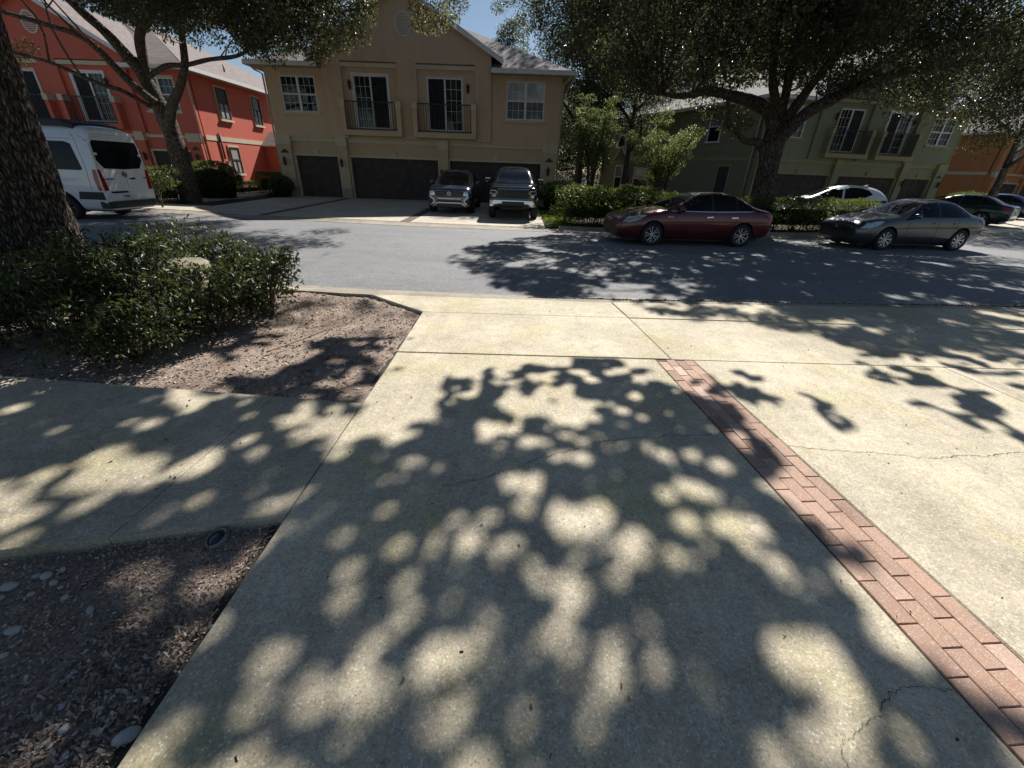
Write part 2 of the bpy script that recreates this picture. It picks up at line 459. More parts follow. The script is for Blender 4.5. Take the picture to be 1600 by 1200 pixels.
def lathe(profile, seg=24, axis='z'):
    """profile [(r,h)] closed solid of revolution"""
    v, f = [], []
    for r, h in profile:
        for k in range(seg):
            a = 2 * math.pi * k / seg
            c, s_ = r * math.cos(a), r * math.sin(a)
            v.append((c, s_, h) if axis == 'z' else (c, h, s_))
    n = len(profile)
    for i in range(n - 1):
        for k in range(seg):
            k2 = (k + 1) % seg
            f.append((i * seg + k, i * seg + k2, (i + 1) * seg + k2, (i + 1) * seg + k))
    closed = profile[0] == profile[-1]
    if profile[0][0] > 1e-6 and not closed: f.append(tuple(range(seg)))
    if profile[-1][0] > 1e-6 and not closed: f.append(tuple(range((n - 1) * seg, n * seg)))
    return v, f
def smooth_path(pts, n=4):
    """Catmull-Rom"""
    P = [Vector(p) for p in pts]; out = []
    for i in range(len(P) - 1):
        p0, p1, p2, p3 = P[max(i - 1, 0)], P[i], P[i + 1], P[min(i + 2, len(P) - 1)]
        for k in range(n):
            t = k / n
            out.append(.5 * ((2 * p1) + (p2 - p0) * t + (2 * p0 - 5 * p1 + 4 * p2 - p3) * t * t + (3 * p1 - p0 - 3 * p2 + p3) * t ** 3))
    out.append(P[-1]); return out
def interp(x, tab):
    return float(np.interp(x, [a for a, b in tab], [b for a, b in tab]))

def leaf_mesh(name, C, size, mat, parent=None, up=.35, aspect=.45, D=None, fold=.18, exact=False, **tags):
    """one mesh of many small folded leaves; C (n,3) leaf bases, size (n,), D optional preferred direction (n,3)"""
    C = np.asarray(C, float); n = len(C)
    d = RNG.normal(size=(n, 3))
    if exact: d = D.copy()
    elif D is not None: d = d * .8 + D * 1.1
    d /= np.linalg.norm(d, axis=1)[:, None] + 1e-9
    nn = RNG.normal(size=(n, 3)); nn[:, 2] = np.abs(nn[:, 2]) + up * 2
    nn -= d * np.sum(nn * d, axis=1)[:, None]; nn /= np.linalg.norm(nn, axis=1)[:, None] + 1e-9
    w = np.cross(d, nn)
    L = np.asarray(size)[:, None]
    v = np.empty((n, 4, 3))
    v[:, 0] = C
    v[:, 1] = C + d * L * .5 + w * L * aspect * .5 + nn * L * fold
    v[:, 2] = C + d * L
    v[:, 3] = C + d * L * .5 - w * L * aspect * .5 + nn * L * fold
    off = org_of(parent) if parent is not None else Vector((0, 0, 0))
    v -= np.array(off)
    me = bpy.data.meshes.new(name)
    me.vertices.add(4 * n); me.vertices.foreach_set('co', v.reshape(-1))
    base = (np.arange(n) * 4)[:, None]
    li = np.concatenate([base + 0, base + 1, base + 2, base + 0, base + 2, base + 3], axis=1).reshape(-1)
    me.loops.add(6 * n); me.loops.foreach_set('vertex_index', li.astype(np.int32))
    me.polygons.add(2 * n); me.polygons.foreach_set('loop_start', (np.arange(2 * n) * 3).astype(np.int32))
    me.update(calc_edges=True)
    me.materials.append(MATS[mat])
    tags.setdefault('kind', 'stuff')
    return link(bpy.data.objects.new(name, me), parent, **tags)
SM_NEAR=(-4.4,.4,.1,"""
00000000000000000000000000666600888888888888888888888888888844444444444444444444444444444444444444444444
00000000000000000000000066666666888888888888888888888888888994444444444444444444444444444444444444444444
00000000000000000000000666666666888883388888338888866688889999044444444444444444444444444444444444444444
00000000000000000000006666666666888888833777338888863644449999904444444444444444444444444444444444444444
00000000000000000000666666666666888883388333777388866344444999900444444444444444444444444444444444444444
00000000000000000006666666666666883383388333777338886644444440000044444444444444444444444444444444444444
00000000000000000666666666666666888883388388888888388444444440000004444444444444444444444444444444444444
00000000000000006666666666666666888888888888883388888844499440000000444444444444444444444444444444444444
00000000000000066666666666666666888888888888883888888884499980000000044444444444444444444444444444444444
00000000000006666666666666666666888888338383388883334488449980000000000444444444444444444444444444444444
00000000000066666666666666666666888888388883388888333444884880000000000044444444444444444444444444444444
00000000006666444666666660666666833888888883388888833444488880000000000004444444444444444444444444444444
00000000066644444444666666666608838888888888883333888433448888000000000000444444444444444444444444444444
00000000666444444444466666666666553383883388883333888333388888000000000000044444444444444444444444444444
00000088886644444444666666666633533358883333888888888333388888000000000000004444444444444444444444444444
00000888888888644444666666666333333358883333388888888838888888000000000000000444444444444444444444444444
00088888888888888846666666666333333358833333383888883888888888000000000000000004444444444444444444444444
00888888888888888888666666666333333558833833383388883888888888000000000000000000444444444444444444444444
08888888888888888886666666663333355558833888883388883388888888000000000000000000044444444444444444444444
88888888888888888886666666663333055558888883883388388888888888000000000000000000004444444444444444444444
88888888888888888866666666633333000088888883388888388888883888000000000000000000000444444444444444444444
88888888888888888666666666633333000088888833388888888888883388000000000000000000000044444444444444444444
88888888888888888666666666333333000008888883388888888888888888000000000000000000000004444444444444444444
88888888888888886666666666666666000003888885533553588888888888000000000000000000000044444444444444444444
88888888888888866666666666666666000003888885533353555888888888000000000000000000000444444444444444444444
88888888888888866666666666660440000000888885333355555558888888000000006660000000004444444444444444444444
88888888888888000044444444444440000000888855333355555588888888000000666660000000044444444444444444444444
00000000000444444444444444444440000000088855333355555588888888000666666600000000044444444444444444444444
00000000004444444444444444444440000000088855333355555588888880006666666000000000044444444444444444444444
00000000004444444444444444444440000000008855533355555588888880066666660000000000044444444444444444444444
00000000004444444444444444444440000000008800033355555588880000066666600000000000044444444444444444444444
00000000004444444444444444444440000000000000088888885588000000066666000000000000044444444444444444444444
00000000044444444444444444444440000000000000008888888888000000006000000000000000044444444444444444444444
00000000044444444444444444444440000000000000000888888888000000000000000000000000044444444444444444444444
00000000044444444444444444444440000000000000000000888880000000000000000000000000044444444444444444444444
00000000044444444444444444444422000000000000000000000880000000000000000000000000444444444444444444444444
00000000444444444444444444444222000000000000000000000000000000000000000000000000000000000444444444444444
00000000444444444444444444422222000000000000000000000000000000000000000000000000000000000000000000000004
00000000444444444444444444422222000000000000000000000000000000000000000000000000000000000000000000000000
00000000444444444444444444222222000000000000000000000000000000000000000000000000000000066666666666666666""".split())
SM_FAR=(-12.,4.4,.4,"""
0000000000000000000004444220000000000000666666444444444444444444444444
0000000000000000000004444220000000000006666666644444444444444444444444
0000000000000000000004444240000000000066666666664444444444444444444444
0000000000000000000000444000000000066666666666666444444444444444444444
0000000000000000000000000000000000000000666666666664444444444444444444
0000000000000000000000000000000000777777777777777777444444444444444444
0000000000000000000000000000000774444477777777777777744444444444444444
0000000000000000000000000000007774444477777777777777774444444444444444
0000000000000000000000000000077774444447777777777777777444444444444444
0000000000000000000000000000077777444447777777777777777744444444444444
0000000000000000000000000000777777777777777777777777777774444444444444
0000000000000000000000000007777557777777777777777777777777744444444444
0000000000000000000000000077775557777777777777777777777777774444444444
0000000000000000000000000077775555777777777777777777777777777444444444
0000000000000000000000000077775555777777777777777777777777777744444444
0000000000000000000000000007775555777777777777777777777777777774444444
0000000000000000000000000007775555577777777777777777777777777777444444
0000000000000000000000000007777555577777777777777777777777777777744444
0000000000000000000000000000777775577777777777777777777777777777777444
8888800000000000000000000000777777757777777777777777777777777777777744
8888880000000000000000000000077777777777777777777777777777777777777774
8888888800000000000000000000007777777777777777777777777777777777777777
8888888880000000000000000000007777777777777777777777777777777777777777
8888888888800000000000000000000777777777777777777777777777777777777777
8888888888000000000000000000000077777777777777777777777777777777777777
8888888888000000000000000000000007777777777777777777777777777777777777
8888888888000000000000000000000000077777777777777777777777777777777777
8888888880000000000000000000000000000077777777777777777777777777777777
8888888880000000000000000000000000000000077777777777777777777777777777""".split())

# ================================================================== GROUND
def Ya(X): return interp(X, [(-60, 13.), (-40, 8.9), (-14, 7.5), (-6, 6.6), (-2.4, 6.30), (.55, 6.26), (8.5, 6.79), (14, 7.6), (30, 11.), (60, 20.)])
def Ye(X): return interp(X, [(-60, 13.6), (-40, 9.5), (-14, 8.05), (-6, 7.2), (-3.5, 6.98), (-.6, 6.82), (1, 6.76), (8.7, 7.25), (14, 8.1), (30, 11.6), (60, 20.7)])
def Yf(X): return interp(X, [(-60, 24.), (-30, 19.), (-20, 17.6), (-13, 16.7), (-9.7, 16.2), (-3.4, 15.5), (1.2, 15.3), (5, 15.25), (10, 15.85), (16, 17.2), (22, 19.), (30, 21.7), (60, 34.)])
mesh_obj('ground', [(-400, -300, -.09), (400, -300, -.09), (400, 700, -.09), (-400, 700, -.09)], [(0, 1, 2, 3)], 'far_soil', kind='structure')
XS = [-60 + i for i in range(0, 121)]
v, f = [], []
for i, X in enumerate(XS):
    for j in range(7):
        t = j / 6; y = Ye(X) - .03 + (Yf(X) - Ye(X) + .03) * t
        v.append((X, y, .0 + .035 * math.sin(math.pi * t) - .02))
    if i:
        f += [((i - 1) * 7 + j, i * 7 + j, i * 7 + j + 1, (i - 1) * 7 + j + 1) for j in range(6)]
mesh_obj('road', v, f, 'asphalt', smooth=True, kind='structure')

def strip(name, fa, prof, mat, x0, x1, step=.5, **t):
    """prof [(dy,z)] swept along y=fa(x)"""
    n = int((x1 - x0) / step) + 1; v, f = [], []; k = len(prof)
    for i in range(n):
        X = x0 + i * step
        for dy, z in prof: v.append((X, fa(X) + dy, z))
        if i: f += [((i - 1) * k + j, i * k + j, i * k + j + 1, (i - 1) * k + j + 1) for j in range(k - 1)]
    return mesh_obj(name, v, f, mat, smooth=False, **t)
strip('gutter', Ya, [(-.16, -.05), (-.16, .112), (.0, .108), (.10, .085), (.20, .035), (.27, .006), (.5, -.008), (.6, -.016), (.6, -.07)], 'gutter_concrete', -60, 60, kind='structure')
strip('kerb', Yf, [(-.06, -.07), (-.06, -.012), (.38, .004), (.45, .02), (.55, .08), (.64, .11), (.78, .115), (.78, -.05)], 'gutter_concrete', 1.5, 60, kind='structure')
strip('kerb', Yf, [(-.06, -.07), (-.06, -.012), (.38, .006), (.55, .028), (.62, .03), (.62, -.05)], 'gutter_concrete', -60, 1.5, kind='structure')

def chamfer_slab(name, poly, z1, th, mat, parent, ch=.008, zf=None):
    P = [Vector((a, b)) for a, b in poly]
    area = sum(P[i].x * P[(i + 1) % len(P)].y - P[(i + 1) % len(P)].x * P[i].y for i in range(len(P)))
    if area < 0: P.reverse()
    n = len(P); inn = []
    for i in range(n):
        a, b, c = P[i - 1], P[i], P[(i + 1) % n]
        d1 = (b - a).normalized(); d2 = (c - b).normalized()
        n1 = Vector((-d1.y, d1.x)); n2 = Vector((-d2.y, d2.x))
        m = (n1 + n2); m = m / max(m.length_squared, .3) * 2 * ch
        inn.append(b + m)
    zf = zf or (lambda x, y: z1)
    v = [(p.x, p.y, zf(p.x, p.y) - th) for p in P] + [(p.x, p.y, zf(p.x, p.y) - ch) for p in P] + [(p.x, p.y, zf(p.x, p.y)) for p in inn]
    f = [tuple(range(n - 1, -1, -1))]
    for r in (0, 1):
        f += [(r * n + i, r * n + (i + 1) % n, (r + 1) * n + (i + 1) % n, (r + 1) * n + i) for i in range(n)]
    f.append(tuple(range(2 * n, 3 * n)))
    return mesh_obj(name, v, f, mat, parent)

# ---- near driveway: slabs with open joints, a brick band
drive = empty('driveway', (0, 2, 0), kind='structure')
G = .006
def J1(x): return 3.975 + .0216 * (x + 1.19)
def J2(x): return 5.363 + .0209 * (x + 1.245)
def BL(y): return 1.525 + .08 * (3.97 - y)
def BR(y): return BL(y) + .39
def JX(y): return 1.494 + .0966 * (6.07 - y)
def JD(y): return 4.633 + .077 * (4.118 - y)
slabs = [
    [(-1.22, -3), (BL(-3) - G, -3), (BL(J1(1.5)) - G, J1(1.5) - G), (-1.22, J1(-1.22) - G)],
    [(-1.225, J1(-1.22) + G), (JX(J1(1.6)) - G, J1(1.6) + G), (JX(J2(1.6)) - G, J2(1.6) - G), (-1.24, J2(-1.24) - G)],
    [(-1.245, J2(-1.24) + G), (JX(J2(1.6)) - G, J2(1.6) + G), (JX(Ya(1.5)) - G, Ya(1.5) - .17), (-2.2, Ya(-2.2) - .17)],
    [(BR(-3) + G, -3), (JD(-3) - G, -3), (JD(J1(4.6)) - G, J1(4.6) - G), (BR(J1(1.9)) + G, J1(1.9) - G)],
    [(JD(-3) + G, -3), (11, -3), (11, J1(11) - G), (JD(J1(4.6)) + G, J1(4.6) - G)],
    [(JX(J1(1.7)) + G, J1(1.7) + G), (7.9, J1(7.9) + G), (7.05, J2(7) - G), (JX(J2(1.6)) + G, J2(1.6) - G)],
    [(7.9 + 2 * G, J1(7.9) + G), (14, J1(14) + G), (14, J2(14) - G), (7.05 + 2 * G, J2(7) - G)],
    [(JX(J2(1.6)) + G, J2(1.6) + G), (7.04, J2(7.04) + G), (6.45, Ya(6.45) - .17), (4, Ya(4) - .17), (JX(Ya(1.5)) + G, Ya(1.5) - .17)],
    [(7.06, J2(7.06) + G), (14, J2(14) + G), (14, Ya(14) - .17), (10, Ya(10) - .17), (8.5, Ya(8.5) - .17), (6.47, Ya(6.47) - .17)],
]
SLABS = []
for i, p in enumerate(slabs):
    SLABS.append(chamfer_slab('slab', p, .12 + (.0, .003, -.002, .002, 0, -.003, .001, .002, .0)[i], .1, 'concrete', drive))
mesh_obj('slab_bed', [(-1.3, -3, .062), (14, -3, .062), (14, 7, .062), (-2.6, 6.05, .062), (-1.3, 5.2, .062)], [(0, 1, 2, 3, 4)], 'joint_dark', drive)
def ribbon(name, pts, w, z, mat, parent):
    pts = smooth_path([(x, y, z) for x, y in pts], 22); v, f = [], []
    for i, p in enumerate(pts):
        t = (pts[min(i + 1, len(pts) - 1)] - pts[max(i - 1, 0)]).normalized(); n = Vector((-t.y, t.x, 0))
        j = n * (noise.noise(Vector((p.x * 17, p.y * 17, 3))) * .02 + noise.noise(Vector((p.x * 60, p.y * 60, 5))) * .012)
        ww = w * (.45 + .9 * abs(noise.noise(Vector((p.x * 9, p.y * 9, 8)))))
        for s in (-1, 1): v.append(tuple(p + j + n * ww * s))
        if i: f.append((2 * i - 2, 2 * i - 1, 2 * i + 1, 2 * i))
    return mesh_obj(name, v, f, mat, parent, recalc=False)
ribbon('crack', [(-.408, 1.942), (-.238, 1.998), (-.061, 2.081), (.236, 2.265), (.493, 2.39), (.667, 2.478), (1.115, 2.572), (1.53, 2.617)], .0024, .1235, 'crack_dark', SLABS[0])
ribbon('crack', [(2.04, 2.509), (2.298, 2.476), (2.475, 2.463), (2.657, 2.459), (2.868, 2.434), (3.041, 2.422), (3.265, 2.465), (3.455, 2.468), (3.807, 2.535), (4.3, 2.5)], .0026, .1252, 'crack_dark', SLABS[3])
ribbon('crack', [(1.12, .45), (1.161, .647), (1.199, .706), (1.24, .737), (1.331, .778), (1.429, .834), (1.519, .887), (1.597, .9), (1.679, .899), (1.75, .902)], .0016, .1235, 'crack_dark', SLABS[0])
# bricks on their sand bed
mesh_obj('sand_bed', [(BL(-1.1) - .004, -1.1, .1125), (BR(-1.1) + .004, -1.1, .1125), (BR(J1(1.9)) + .004, J1(1.9) - .004, .1125), (BL(J1(1.5)) - .004, J1(1.5) - .004, .1125)], [(0, 1, 2, 3)], 'paver_sand', drive)
bd = Vector((-.08, 1)).normalized(); bn = Vector((bd.y, -bd.x))
bl, bw = .2125, .0945
vb = []
for z, i in ((-.05, 0), (-.003, 0), (0, .003)):
    vb += [(-bw / 2 + i, -bl / 2 + i, z), (bw / 2 - i, -bl / 2 + i, z), (bw / 2 - i, bl / 2 - i, z), (-bw / 2 + i, bl / 2 - i, z)]
fb = [(3, 2, 1, 0)] + [(r * 4 + i, r * 4 + (i + 1) % 4, r * 4 + 4 + (i + 1) % 4, r * 4 + 4 + i) for r in (0, 1) for i in range(4)] + [(8, 9, 10, 11)]
proto = None
rot = math.atan2(bd.y, bd.x) - math.pi / 2
start = Vector((BL(3.97), 3.97))
for c in range(4):
    offs = (.0, .11, .02, .12)[c]
    k = 0
    while True:
        d = .108 - offs + k * .217
        k += 1
        p = start - bd * d + bn * (.05 + c * .0968)
        if p.y < -.9: break
        cut = p.y + .106 - (J1(p.x) - .012)
        if cut > .17: continue
        fs = 1.
        if cut > 0: fs = (bl - cut) / bl; p = p - bd * cut / 2
        loc = Vector((p.x, p.y, .119 + random.uniform(-.0025, .0025))) - ORG[drive]
        r_ = (random.uniform(-.012, .012), random.uniform(-.015, .015), rot + random.uniform(-.006, .006))
        if proto is None:
            proto = mesh_obj('brick', vb, fb, 'paver'); COL.objects.unlink(proto)
        share(proto, drive, loc, r_).scale = (1, fs, 1)

# ---- walkway
walk = empty('walkway', (-3, 2.3, 0), kind='structure')
def WT(x): return interp(x, [(-9, 3.5), (-4.46, 3.14), (-1.22, 2.9)])
def WB(x): return interp(x, [(-9, .2), (-4.5, .86), (-2.475, 1.37), (-1.22, 1.66)])
for a, b in ((-2.03, -1.226), (-5.4, -2.036), (-9, -5.406)):
    chamfer_slab('slab', [(a, WB(a)), (b, WB(b)), (b + (.0 if b > -2 else .06), WT(b)), (a + .06 * (a > -8), WT(a))], .119, .1, 'concrete_walk', walk, .002)

# ---- planting beds: bumpy mulch
v, f = [], []
nx, ny = 260, 160
for j in range(ny + 1):
    for i in range(nx + 1):
        x = -15.5 + (i / nx) * 14.4; y = -2.5 + (j / ny) * 8.9
        y = min(y, Ya(x) - .1)
        z = .068 + .030 * noise.noise(Vector((x * 1.1, y * 1.1, 0))) + .014 * noise.noise(Vector((x * 6, y * 6, 2))) + .010 * noise.noise(Vector((x * 17, y * 17, 5)))
        d = min(abs(x + 1.22), abs(y - WT(x)), abs(y - WB(x)))
        z -= .02 * max(0, 1 - d / .12)
        v.append((x, y, z))
for j in range(ny):
    for i in range(nx):
        a = j * (nx + 1) + i; f.append((a, a + 1, a + nx + 2, a + nx + 1))
mesh_obj('mulch_bed', v, f, 'mulch_soil', smooth=True, recalc=False, kind='structure')
def bedz(x, y): return .068 + .030 * noise.noise(Vector((x * 1.1, y * 1.1, 0))) + .014 * noise.noise(Vector((x * 6, y * 6, 2)))

# ---- far side
far = empty('far_driveway', (-6, 20, 0), kind='structure')
def fz(x, y): return .034 + .0105 * max(0, y - 16.)
cols = [(-13.3, -9.99), (-9.6, -4.42), (-4.02, 1.05)]
for a, b in cols:
    e0 = max(Yf(a), Yf(b)) + .64
    rows = [(None, 17.7), (17.72, 21.6), (21.62, 26.35)]
    for y0, y1 in rows:
        p = [(a, Yf(a) + .65 if y0 is None else y0), (b, Yf(b) + .65 if y0 is None else y0), (b, y1), (a, y1)]
        chamfer_slab('slab', p, .1, .12, 'concrete_far', far, .01, fz)
for a, b in ((-9.97, -9.62), (-4.4, -4.04)):
    chamfer_slab('brick_band', [(a, Yf(a) + .65), (b, Yf(b) + .65), (b, 26.35), (a, 26.35)], .1, .12, 'paver_band_far', far, .006, lambda x, y: fz(x, y) - .004)
side = empty('sidewalk', (-16, 19, 0), kind='structure')
for a, b in ((-16.4, -13.33), (-20., -16.42), (-36, -20.02)):
    chamfer_slab('slab', [(a, Yf(a) + .64), (b, Yf(b) + .64), (b, Yf(b) + 2.5), (a, Yf(a) + 2.5)], .1, .12, 'concrete_far', side, .01, fz)
chamfer_slab('slab', [(-36, 20.7), (-20.2, 20.3), (-20.2, 28.2), (-36, 28.2)], .1, .12, 'concrete_far', side, .01, fz)
chamfer_slab('slab', [(-16.2, 21.6), (-15.1, 21.2), (-14.9, 38), (-16.2, 38)], .1, .12, 'concrete_far', side, .01, fz)
gd = empty('green_house_driveway', (20, 25, 0), kind='structure')
for p in ([(17.5, Yf(17.5) + .8), (24., Yf(24) + .8), (23.5, 31.9), (16.2, 30.4)], [(24.02, Yf(24) + .8), (36., Yf(36) + .8), (33., 34.2), (23.52, 31.9)]):
    chamfer_slab('slab', p, .1, .14, 'concrete_far', gd, .01, lambda x, y: .094)

# soil of the far planting strips, level with the kerbs
v, f = [], []
for i in range(40):
    X = 1.5 + i * .6
    v += [(X, Yf(X) + .7, .085), (X, Yf(X) + 15., .085)]
    if i: f.append((2 * i - 2, 2 * i, 2 * i + 1, 2 * i - 1))
mesh_obj('hedge_bed', v, f, 'far_soil', recalc=False, kind='structure')
v, f = [], []
for i in range(40):
    X = -36. + i * .584
    v += [(X, Yf(X) + .6, .022), (X, 46., .022)]
    if i: f.append((2 * i - 2, 2 * i, 2 * i + 1, 2 * i - 1))
mesh_obj('garden_bed', v, f, 'far_soil', recalc=False, kind='structure')

# ================================================================== TOWNHOUSES
def frame_rect(mb, s0, s1, z0, z1, t0, t1, w, bottom=True):
    mb.box(s0, s0 + w, t0, t1, z0, z1); mb.box(s1 - w, s1, t0, t1, z0, z1)
    mb.box(s0 + w, s1 - w, t0, t1, z1 - w, z1)
    if bottom: mb.box(s0 + w, s1 - w, t0, t1, z0, z0 + w)
def wall_cells(mb, s0, s1, z0, z1, t0, t1, holes):
    ss = sorted({s0, s1} | {h[0] for h in holes} | {h[1] for h in holes})
    for a, b in zip(ss, ss[1:]):
        m = (a + b) / 2; hs = sorted([(h[2], h[3]) for h in holes if h[0] < m < h[1]])
        z = z0
        for h0, h1 in hs:
            if h0 > z + 1e-4: mb.box(a, b, t0, t1, z, h0)
            z = h1
        if z < z1 - 1e-4: mb.box(a, b, t0, t1, z, z1)
def window(root, M, s0, s1, z0, z1, t, mode, trim, units=2, name='window'):
    """double-hung units: vinyl frame, muntins, panes, blind; header and sill"""
    mb = MB(M)
    frame_rect(mb, s0, s1, z0, z1, t - .02, t + .09, .06)
    w = (s1 - s0) / units
    for u in range(1, units): mb.box(s0 + u * w - .06, s0 + u * w + .06, t - .025, t + .085, z0 + .06, z1 - .06)
    zm = (z0 + z1) / 2
    mb.box(s0 + .06, s1 - .06, t + .0, t + .07, zm - .035, zm + .035)
    win = mb.build(name, 'white_vinyl', root)
    g = MB(M)
    for u in range(units):
        a, b = s0 + u * w + .05, s0 + (u + 1) * w - .05
        for (c, d) in ((z0 + .05, zm - .03), (zm + .03, z1 - .05)):
            for k in (1, 2): x = a + (b - a) * k / 3; g.box(x - .008, x + .008, t + .030, t + .048, c, d)
            zz = (c + d) / 2; g.box(a, b, t + .028, t + .050, zz - .008, zz + .008)
    g.build('muntins', 'white_vinyl', win)
    for u in range(units):
        a, b = s0 + u * w + .05, s0 + (u + 1) * w - .05
        for (c, d) in ((z0 + .05, zm - .02), (zm + .02, z1 - .05)):
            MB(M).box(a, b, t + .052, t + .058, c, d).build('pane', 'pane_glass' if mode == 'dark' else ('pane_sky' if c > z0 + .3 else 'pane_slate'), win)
    MB(M).box(s0 + .04, s1 - .04, t + .16, t + .17, z0 + .03, z1 - .03).build('blind', {'light': 'blind_white', 'dark': 'blind_dark'}[mode], win)
    h = MB(M); h.box(s0 - .08, s1 + .08, t - .09, t - .0, z1 + .0, z1 + .10); h.build('header', trim, win)
    h = MB(M); h.box(s0 - .10, s1 + .10, t - .12, t - .0, z0 - .12, z0 - .0); h.build('sill', trim, win)
    return win
def lantern(root, M, s, t, z):
    P = M(s, t, z); mb = MB()
    n = Vector(M(s, t - 1, z)) - Vector(P)
    c = Vector(P) + n * .16
    vv, ff = lathe([(.0, .30), (.02, .28), (.03, .22), (.11, .17), (.085, .15), (.075, -.08), (.05, -.11), (.03, -.16), (0, -.18)], 8)
    mb.add([(x + c.x, y + c.y, q + c.z) for x, y, q in vv], ff)
    mb.tube([Vector(P) + Vector((0, 0, -.05)), Vector(P) + n * .08 + Vector((0, 0, -.14)), c + Vector((0, 0, -.10))], .014, 5)
    mb.build('wall_lantern', 'lamp_bronze', root)
def roof_plane(mb_v, mb_f, uv, pts, eave_dir):
    """add a roof polygon with UV (metres along the eave, metres up the slope)"""
    P = [Vector(p) for p in pts]
    n = (P[1] - P[0]).cross(P[2] - P[0]).normalized()
    e = Vector(eave_dir).normalized(); u = n.cross(e).normalized()
    k = len(mb_v)
    for p in P:
        mb_v.append(tuple(p)); uv.append((p.dot(e), p.dot(u)))
    mb_f.append(tuple(range(k, k + len(P))))

def townhouse(name, O, ds, dt, mats, label, cat='house', side_skew=None, depth=13., detail=2):
    O = Vector((O[0], O[1], 0)); ds = Vector((*ds, 0)).normalized(); dt = Vector((*dt, 0)).normalized()
    def M(s, t, z): q = O + ds * s + dt * t; return (q.x, q.y, z + .02)
    root = empty(name, M(7.7, 0, 0), label, cat)
    W = 15.4; up, low, trim, base, shing = mats
    # ---- walls
    m = MB(M)
    gar = [(.86, 3.2, 0., 2.2), (3.92, 8.8, 0., 2.2), (9.46, 14.53, 0., 2.2)]
    wall_cells(m, .05, 15.35, 0, 3.05, .12, .4, [(a - .02, b + .02, 0, d + .02) for a, b, c, d in gar])
    m.build('wall', low, root)
    wl, wr = (.73, 2.57, 4.245, 5.83), (12.55, 14.55, 4.23, 5.92)
    for nm, s0, s1, h in (('wall', 0, 3.08, wl), ('wall', 11.75, W, wr)):
        m = MB(M); wall_cells(m, s0, s1, 3.05, 6.28, 0, .3, [h]); m.build(nm, up, root)
    # back-up walls
    m = MB(M)
    sk = side_skew or 0.
    def Mk(s, t, z): q = O + ds * (s + (sk * t if s < 7 else 0)) + dt * t; return (q.x, q.y, z + .02)
    m = MB(Mk); m.box(0, .25, .41, depth, 0, 6.26); m.build('side_wall', up, root)
    m = MB(Mk); m.box(W - .25, W, .41, depth, 0, 6.26); m.build('side_wall', up, root)
    m = MB(Mk); m.box(0.26, W - .26, depth - .3, depth, 0, 6.26); m.build('back_wall', up, root)
    MB(Mk).box(-.03, -.001, .42, depth, 2.88, 3.13).build('belt_course', trim, root); MB(Mk).box(W + .001, W + .03, .42, depth, 2.88, 3.13).build('belt_course', trim, root)
    # dark sheet in place of unlit rooms, so openings read deep
    m = MB(M); m.box(.3, W - .3, 1.6, 1.7, .0, 6.2); m.build('dark_backing', 'screen_dark', root)
    # ---- bay with gable
    nz, g0, g1, peak, ps = 6.28, 2.75, 12.25, 9.53, 7.35
    sl = .573
    b = MB(M)
    n1, n2 = (4.05, 6.90), (7.93, 10.93)
    wall_cells(b, 3.08, 11.75, 3.135, 6.1, -.16, .0, [(*n1, 3.135, 6.1), (*n2, 3.135, 6.1)])
    for q in (n1, n2):   # niche head
        pass
    poly = [(3.08, 6.1), (4.05, 6.1), (4.05, 6.5), (6.9, 6.5), (6.9, 6.1), (7.93, 6.1), (7.93, 6.5), (10.93, 6.5), (10.93, 6.1), (11.75, 6.1),
            (11.75, peak - .12 - sl * (11.75 - ps)), (ps, peak - .12), (3.08, peak - .12 - sl * (ps - 3.08))]
    b.prism(poly, lambda a, c, d: (a, d, c), -.16, -.0)
    b.build('bay_wall', up, root)
    d1, d2 = (4.58, 6.37, 3.55, 5.95), (8.42, 10.25, 3.55, 5.95)
    for q, dd in ((n1, d1), (n2, d2)):
        b = MB(M); wall_cells(b, q[0] - .05, q[1] + .05, 3.05, 6.55, .001, .22, [dd]); b.build('niche_wall', up, root)
        b = MB(M); b.box(q[0] + .0, q[1] - .0, -.14, .0, 6.26, 6.44); b.build('niche_trim', trim, root)
    # ---- sliding doors
    for k, dd in enumerate((d1, d2)):
        s0, s1, z0, z1 = dd
        f_ = MB(M); frame_rect(f_, s0 - .09, s1 + .09, z0, z1 + .09, -.04, .03, .09, False); dr = f_.build('balcony_door', trim if k else 'fascia_white', root)
        f_ = MB(M); frame_rect(f_, s0, s1, z0 + .05, z1, -.02, .10, .06); mid = (s0 + s1) / 2; f_.box(mid - .04, mid + .04, -.015, .095, z0 + .11, z1 - .06); f_.build('frame', 'white_vinyl', dr)
        f_ = MB(M)
        for a, c in ((s0 + .06, mid - .04), (mid + .04, s1 - .06)):
            for j in (1, 2): x = a + (c - a) * j / 3; f_.box(x - .007, x + .007, .03, .05, z0 + .11, z1 - .06)
            for j in range(1, 5): zz = z0 + (z1 - z0) * j / 5; f_.box(a, c, .028, .052, zz - .007, zz + .007)
        f_.build('muntins', 'white_vinyl', dr)
        for j, (a, c) in enumerate(((s0 + .06, mid - .04), (mid + .04, s1 - .06))):
            MB(M).box(a, c, .06, .066, z0 + .11, z1 - .06).build('pane', 'pane_glass', dr)
            if j != k: MB(M).box(a, c, .008, .012, z0 + .11, z1 - .06).build('insect_screen', 'screen_mesh', dr)
            MB(M).box(a, c, .20, .21, z0 + .11, z1 - .06).build('curtain', 'curtain_pale' if j == k else 'screen_dark', dr)
